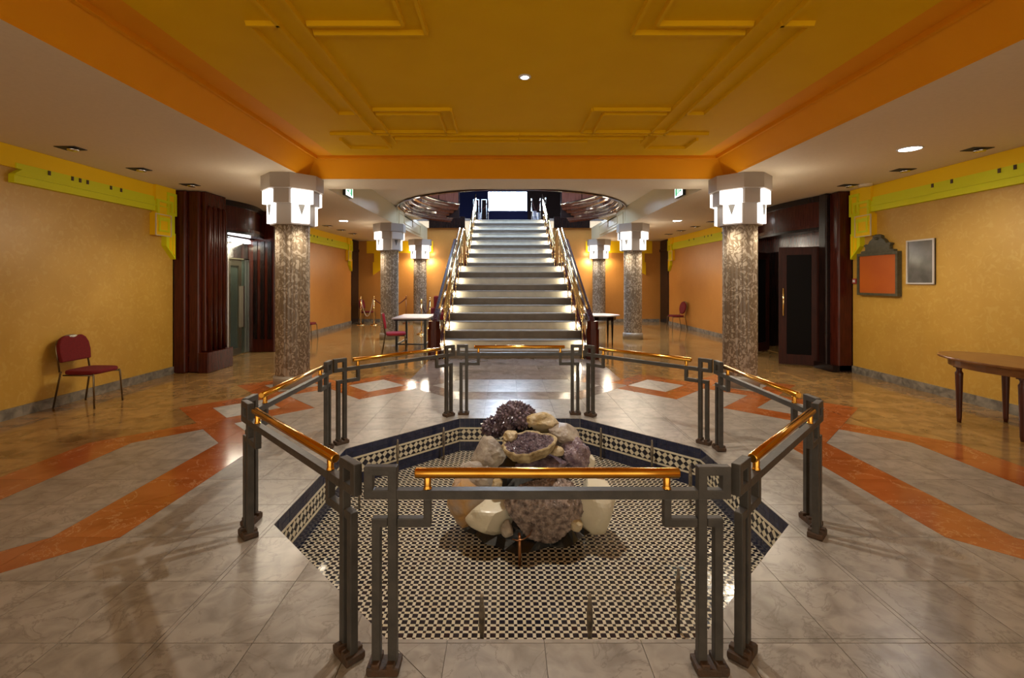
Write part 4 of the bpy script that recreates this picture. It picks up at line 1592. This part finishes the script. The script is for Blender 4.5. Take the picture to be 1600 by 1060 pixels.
t3 = thing('round_table', 'small round table with pale top and dark tapered legs right of the staircase', 'table', (2.42, 12.0, 0))
MB().prism([(.50 * math.cos(PI / 12 + k * PI / 6), .50 * math.sin(PI / 12 + k * PI / 6)) for k in range(12)], .73, .755).build('table_top', M['table_top'], t3)
MB().prism([(.40 * math.cos(PI / 12 + k * PI / 6), .40 * math.sin(PI / 12 + k * PI / 6)) for k in range(12)], .63, .729).build('apron', M['wood_black'], t3)
for sx in (-1, 1):
    for sy in (-1, 1):
        MB().lathe([(.014, 0), (.03, .55), (.032, .64)], 10).build('leg', M['wood_black'], t3, (sx * .26, sy * .26, 0))

# ================================================================== CHAIRS (facing local +x)
def chair(x, y, rz, label, fabric='red_fabric', tube='steel_dark', oval=False):
    t_ = thing('banquet_chair', label, 'chair', (x, y, 0), rz, 'red upholstered chairs')
    w = .22
    # seat: rounded slab, slightly domed
    n_ = 28
    pts = []
    for k in range(n_):
        a = 2 * PI * k / n_
        c, s_ = math.cos(a), math.sin(a)
        pts.append((.215 * math.copysign(abs(c) ** .45, c), .215 * math.copysign(abs(s_) ** .45, s_)))
    MB().prism(pts, .42, .475).build('seat', M[fabric], t_, bevel=.02)
    # backrest leaning back
    bk = []
    if oval:
        for k in range(28):
            a = 2 * PI * k / 28
            bk.append((.20 * math.cos(a), .72 + .21 * math.sin(a)))
    else:
        bk = [(-.2, .575), (.2, .575), (.215, .70), (.205, .80), (.17, .87), (.12, .905), (.07, .905), (.04, .885), (0, .875), (-.04, .885), (-.07, .905), (-.12, .905), (-.17, .87), (-.205, .80), (-.215, .70)]
    Mx = Matrix.Translation((-.20, 0, .45)) @ Matrix.Rotation(-.16, 4, 'Y') @ Matrix.Translation((0, 0, -.45))
    m_ = MB()
    m_.prism(bk, -.025, .025, axis='x')
    m_.v = [tuple(Mx @ Vector(p)) for p in m_.v]
    m_.build('backrest', M[fabric], t_, bevel=.014)
    top = []
    hh = .91 if not oval else .94
    for k in range(17):
        a = PI * k / 16
        top.append((-.0, -.205 * math.cos(a), .72 + (hh - .72) * math.sin(a) ** .7))
    fr = [(0, -.205, .46)] + top + [(0, .205, .46)]
    fr = [tuple(Mx @ Vector((p[0] - .03, p[1], p[2]))) for p in fr]
    MB().tube(fr, .011, 8).build('back_frame', M[tube], t_)
    if not oval:
        g = [(-.06, .905), (.06, .905), (.045, .888), (0, .878), (-.045, .888)]
        m_ = MB()
        m_.prism(g, -.02, .02, axis='x')
        m_.v = [tuple(Mx @ Vector(p)) for p in m_.v]
        m_.build('grip', M['chrome'], t_)
    for sy in (-1, 1):
        MB().tube([(-.21, sy * .205, .46), (-.22, sy * .205, .44), (-.30, sy * .22, .0)], .011, 8).build('leg', M[tube], t_)
        MB().tube([(.19, sy * .19, .43), (.20, sy * .195, .41), (.225, sy * .21, .0)], .011, 8).build('leg', M[tube], t_)
        MB().tube([(-.20, sy * .19, .412), (.19, sy * .19, .412)], .010, 8).build('seat_rail', M[tube], t_)
    return t_


chair(-5.37, 6.12, math.radians(-2), 'dark red upholstered chair standing against the left golden wall')
chair(-2.42, 10.43, math.radians(14), 'bright red chair pulled up to the pale topped table by the stairs', 'pink_red_fabric', 'steel_dark')
chair(-5.42, 12.85, 0, 'red chair half hidden behind the nearest left column')
chair(-5.20, 17.85, math.radians(-10), 'red chair in the far left corner behind the chain stanchions')
chair(5.72, 15.75, math.radians(186), 'red chair with oval back against the far right orange wall', 'red_fabric', 'steel_dark', oval=True)
ac = thing('armchair', 'bright red armchair half hidden behind the left stair rail', 'armchair', (-2.35, 17.6, 0))
MB().box(-.34, .34, -.32, .32, .18, .42).build('seat', M['red_fabric'], ac, bevel=.04)
MB().box(-.36, .36, .24, .40, .2, 1.05).build('backrest', M['red_fabric'], ac, bevel=.05)
for sx in (-1, 1):
    MB().box(sx * .37 - .06, sx * .37 + .06, -.32, .30, .2, .62).build('armrest', M['red_fabric'], ac, bevel=.04)
    for sy in (-1, 1):
        MB().lathe([(.018, 0), (.028, .19)], 8).build('leg', M['wood_leg'], ac, (sx * .3, sy * .26, 0))

# ================================================================== STANCHIONS AND ROPES
def stanchion(x, y, label, mat='brass_bright', z=0.0, h=1.0):
    t_ = thing('stanchion', label, 'stanchion', (x, y, z), 0, 'rope stanchions')
    MB().lathe([(.15, 0), (.15, .012), (.12, .03), (.05, .05), (.022, .07)], 20).build('base', M[mat], t_)
    MB().lathe([(.02, .06), (.02, h - .05)], 10).build('pole', M[mat], t_)
    MB().lathe([(.02, h - .06), (.034, h - .05), (.034, h - .02), (.022, h), (.035, h + .03), (.02, h + .06), (.001, h + .065)], 12).build('finial', M[mat], t_)


def rope(name, a, b, sag, r, mat, label, n_=16):
    a, b = Vector(a), Vector(b)
    pts = []
    for k in range(n_ + 1):
        q = k / n_
        p = a.lerp(b, q)
        p.z -= sag * 4 * q * (1 - q)
        pts.append(p)
    tag(MB().tube(pts, r, 8).build(name, M[mat]), label, 'rope')


stanchion(-5.27, 17.2, 'brass stanchion with white chain, leftmost at the back left')
stanchion(-4.79, 17.2, 'brass stanchion joining white chain and dark rope at the back left')
stanchion(-3.75, 17.85, 'thin dark stanchion between the two back left columns', 'copper')
stanchion(-2.52, 14.2, 'brass stanchion behind the pale topped table')
stanchion(-2.55, 16.0, 'brass stanchion in front of the red armchair')
rope('barrier_chain', (-5.25, 17.17, .95), (-4.81, 17.17, .95), .62, .018, 'chain', 'pale hanging chain between two brass stanchions')
rope('barrier_rope', (-4.77, 17.21, .95), (-3.77, 17.84, .95), .28, .018, 'rope', 'dark red rope passing behind the left column')
rope('barrier_rope', (-2.52, 14.24, .95), (-2.55, 15.97, .95), .35, .018, 'rope', 'dark rope hanging beside the red armchair')
# upstairs at the stair head
for (x, y, lab) in ((-1.25, 20.0, 'pale stanchion upstairs at the left stair rail'), (-.72, 20.3, 'pale stanchion upstairs left of the window'),
                    (1.16, 20.3, 'pale stanchion upstairs right of the window'), (1.53, 20.2, 'pale stanchion upstairs at the right stair rail'), (1.74, 20.0, 'thin brass stanchion upstairs, rightmost at the stair head')):
    stanchion(x, y, lab, 'chrome', UF, 1.05)
rope('barrier_rope', (-1.23, 20.02, UF + 1.0), (-.74, 20.3, UF + 1.0), .38, .015, 'rope', 'dark rope upstairs left of the bright window')
rope('barrier_rope', (1.18, 20.3, UF + 1.0), (1.51, 20.2, UF + 1.0), .42, .015, 'rope', 'dark rope upstairs right of the bright window')
for (x, y, r_, h_, lab) in ((-1.12, 20.5, .07, .52, 'speckled white planter upstairs by the left stair rail'), (-.98, 20.3, .07, .18, 'low speckled planter upstairs beside the tall left one'),
                            (1.30, 20.6, .09, .60, 'speckled white planter upstairs right of the window'), (1.47, 20.7, .06, .55, 'narrow speckled planter upstairs at the right')):
    t_ = thing('planter', lab, 'planter', (x, y, UF))
    MB().lathe([(r_ * .85, 0), (r_, h_), (r_ * .88, h_), (r_ * .8, h_ - .06), (.001, h_ - .06)], 16).build('pot', M['planter'], t_)
    MB().lathe([(r_ * .84, h_ - .05), (r_ * .5, h_ - .02), (.001, h_ - .015)], 12).build('soil', M['dark_brown_room'], t_)

# ================================================================== CEILING FITTINGS
def ceiling_spot(x, y, label, z=ZC):
    t_ = thing('recessed_spot', label, 'ceiling spot', (x, y, z), 0, 'unlit recessed ceiling spots')
    w, d = .125, .085
    MB().ringprism([(-w, -d), (w, -d), (w, d), (-w, d)], [(-w + .012, -d + .012), (w - .012, -d + .012), (w - .012, d - .012), (-w + .012, d - .012)], -.008, -.001, axis='z').build('bezel', M['fixture_dark'], t_)
    MB().box(-w + .012, w - .012, -d + .012, d - .012, -.003, -.001).build('recess', M['fixture_dark'], t_)
    MB().lathe([(.05, -.002), (.062, -.02), (.055, -.035), (.03, -.038)], 14, cx=.03).build('lamp', M['chrome'], t_)


for k, (y, wd) in enumerate(((5.6, 'nearest'), (6.65, 'second nearest'), (7.72, 'third nearest'))):
    ceiling_spot(-5.17, y, 'unlit square ceiling spot above the left wall, ' + wd + ' to the viewer')
    ceiling_spot(5.66, y + .04, 'unlit square ceiling spot above the right wall, ' + wd + ' to the viewer')
for k, (y, wd) in enumerate(((12.3, 'first'), (13.4, 'second'), (14.5, 'third'), (15.6, 'fourth'))):
    ceiling_spot(-5.05, y, 'unlit ceiling spot in the far left aisle, ' + wd + ' past the portal')
    ceiling_spot(5.50, y + .2, 'unlit ceiling spot in the far right aisle, ' + wd + ' past the portal')


def downlight(x, y, z, label, r, power, spot=2.4, color=(1, .93, .82)):
    t_ = thing('downlight', label, 'downlight', (x, y, z), 0, 'lit round downlights')
    MB().lathe([(r + .02, -.001), (r + .02, -.008), (r, -.012), (r, -.002)], 24).build('trim_ring', M['white_plastic'], t_)
    MB().lathe([(r, -.006), (.001, -.006)], 24).build('lens', M['lamp_disc'], t_)
    add_light('downlight_lamp', 'SPOT', (0, 0, -.03), power, color, .05, spot=spot, blend=.8, parent=t_)


downlight(CX, 4.13, ZP, 'small lit downlight in the yellow ceiling above the fountain', .035, 230, 1.9)
downlight(4.84, 5.62, ZC, 'large lit round downlight in the right aisle ceiling', .11, 60, 2.6)
downlight(-4.22, 12.3, ZC, 'lit round downlight in the left aisle ceiling behind the column', .11, 60, 2.6)
downlight(4.5, 12.3, ZC, 'lit round downlight in the right aisle ceiling behind the column', .11, 60, 2.6)
t_ = thing('ceiling_speaker', 'flat pale round speaker in the right aisle ceiling', 'speaker', (5.9, 7.7, ZC))
MB().lathe([(.1, -.001), (.1, -.008), (.085, -.034), (.001, -.034)], 24).build('cover', M['ceiling'], t_)


def exit_sign(s_, label):
    x = CX + s_ * (XI - .001)
    d = -s_
    t_ = thing('exit_sign', label, 'sign', (x, 9.05, 3.33))
    a, b = sorted((0, d * .06))
    MB().box(a, b, -.20, .20, -.10, .10).build('housing', M['black_metal'], t_)
    a, b = sorted((d * .06, d * .066))
    MB().box(a, b, -.19, .19, -.09, .09).build('panel', M['exit_white'], t_)
    a, b = sorted((d * .066, d * .069))
    for nm, poly in (('arrow', [(-.16, -.012), (-.09, -.012), (-.09, -.05), (-.03, 0), (-.09, .05), (-.09, .012), (-.16, .012)]),
                     ('door_symbol', [(.07, -.07), (.16, -.07), (.16, .07), (.07, .07)]),
                     ('figure', [(-.0, -.06), (.015, -.06), (.02, -.01), (.045, -.05), (.06, -.034), (.035, .01), (.04, .03), (.02, .06), (.0, .06), (.0, .02)])):
        MB().prism(poly, a, b, axis='x').build(nm, M['exit_green'], t_)


exit_sign(-1, 'small lit green exit sign on the left of the stair hall')
exit_sign(1, 'small lit green exit sign on the right of the stair hall')
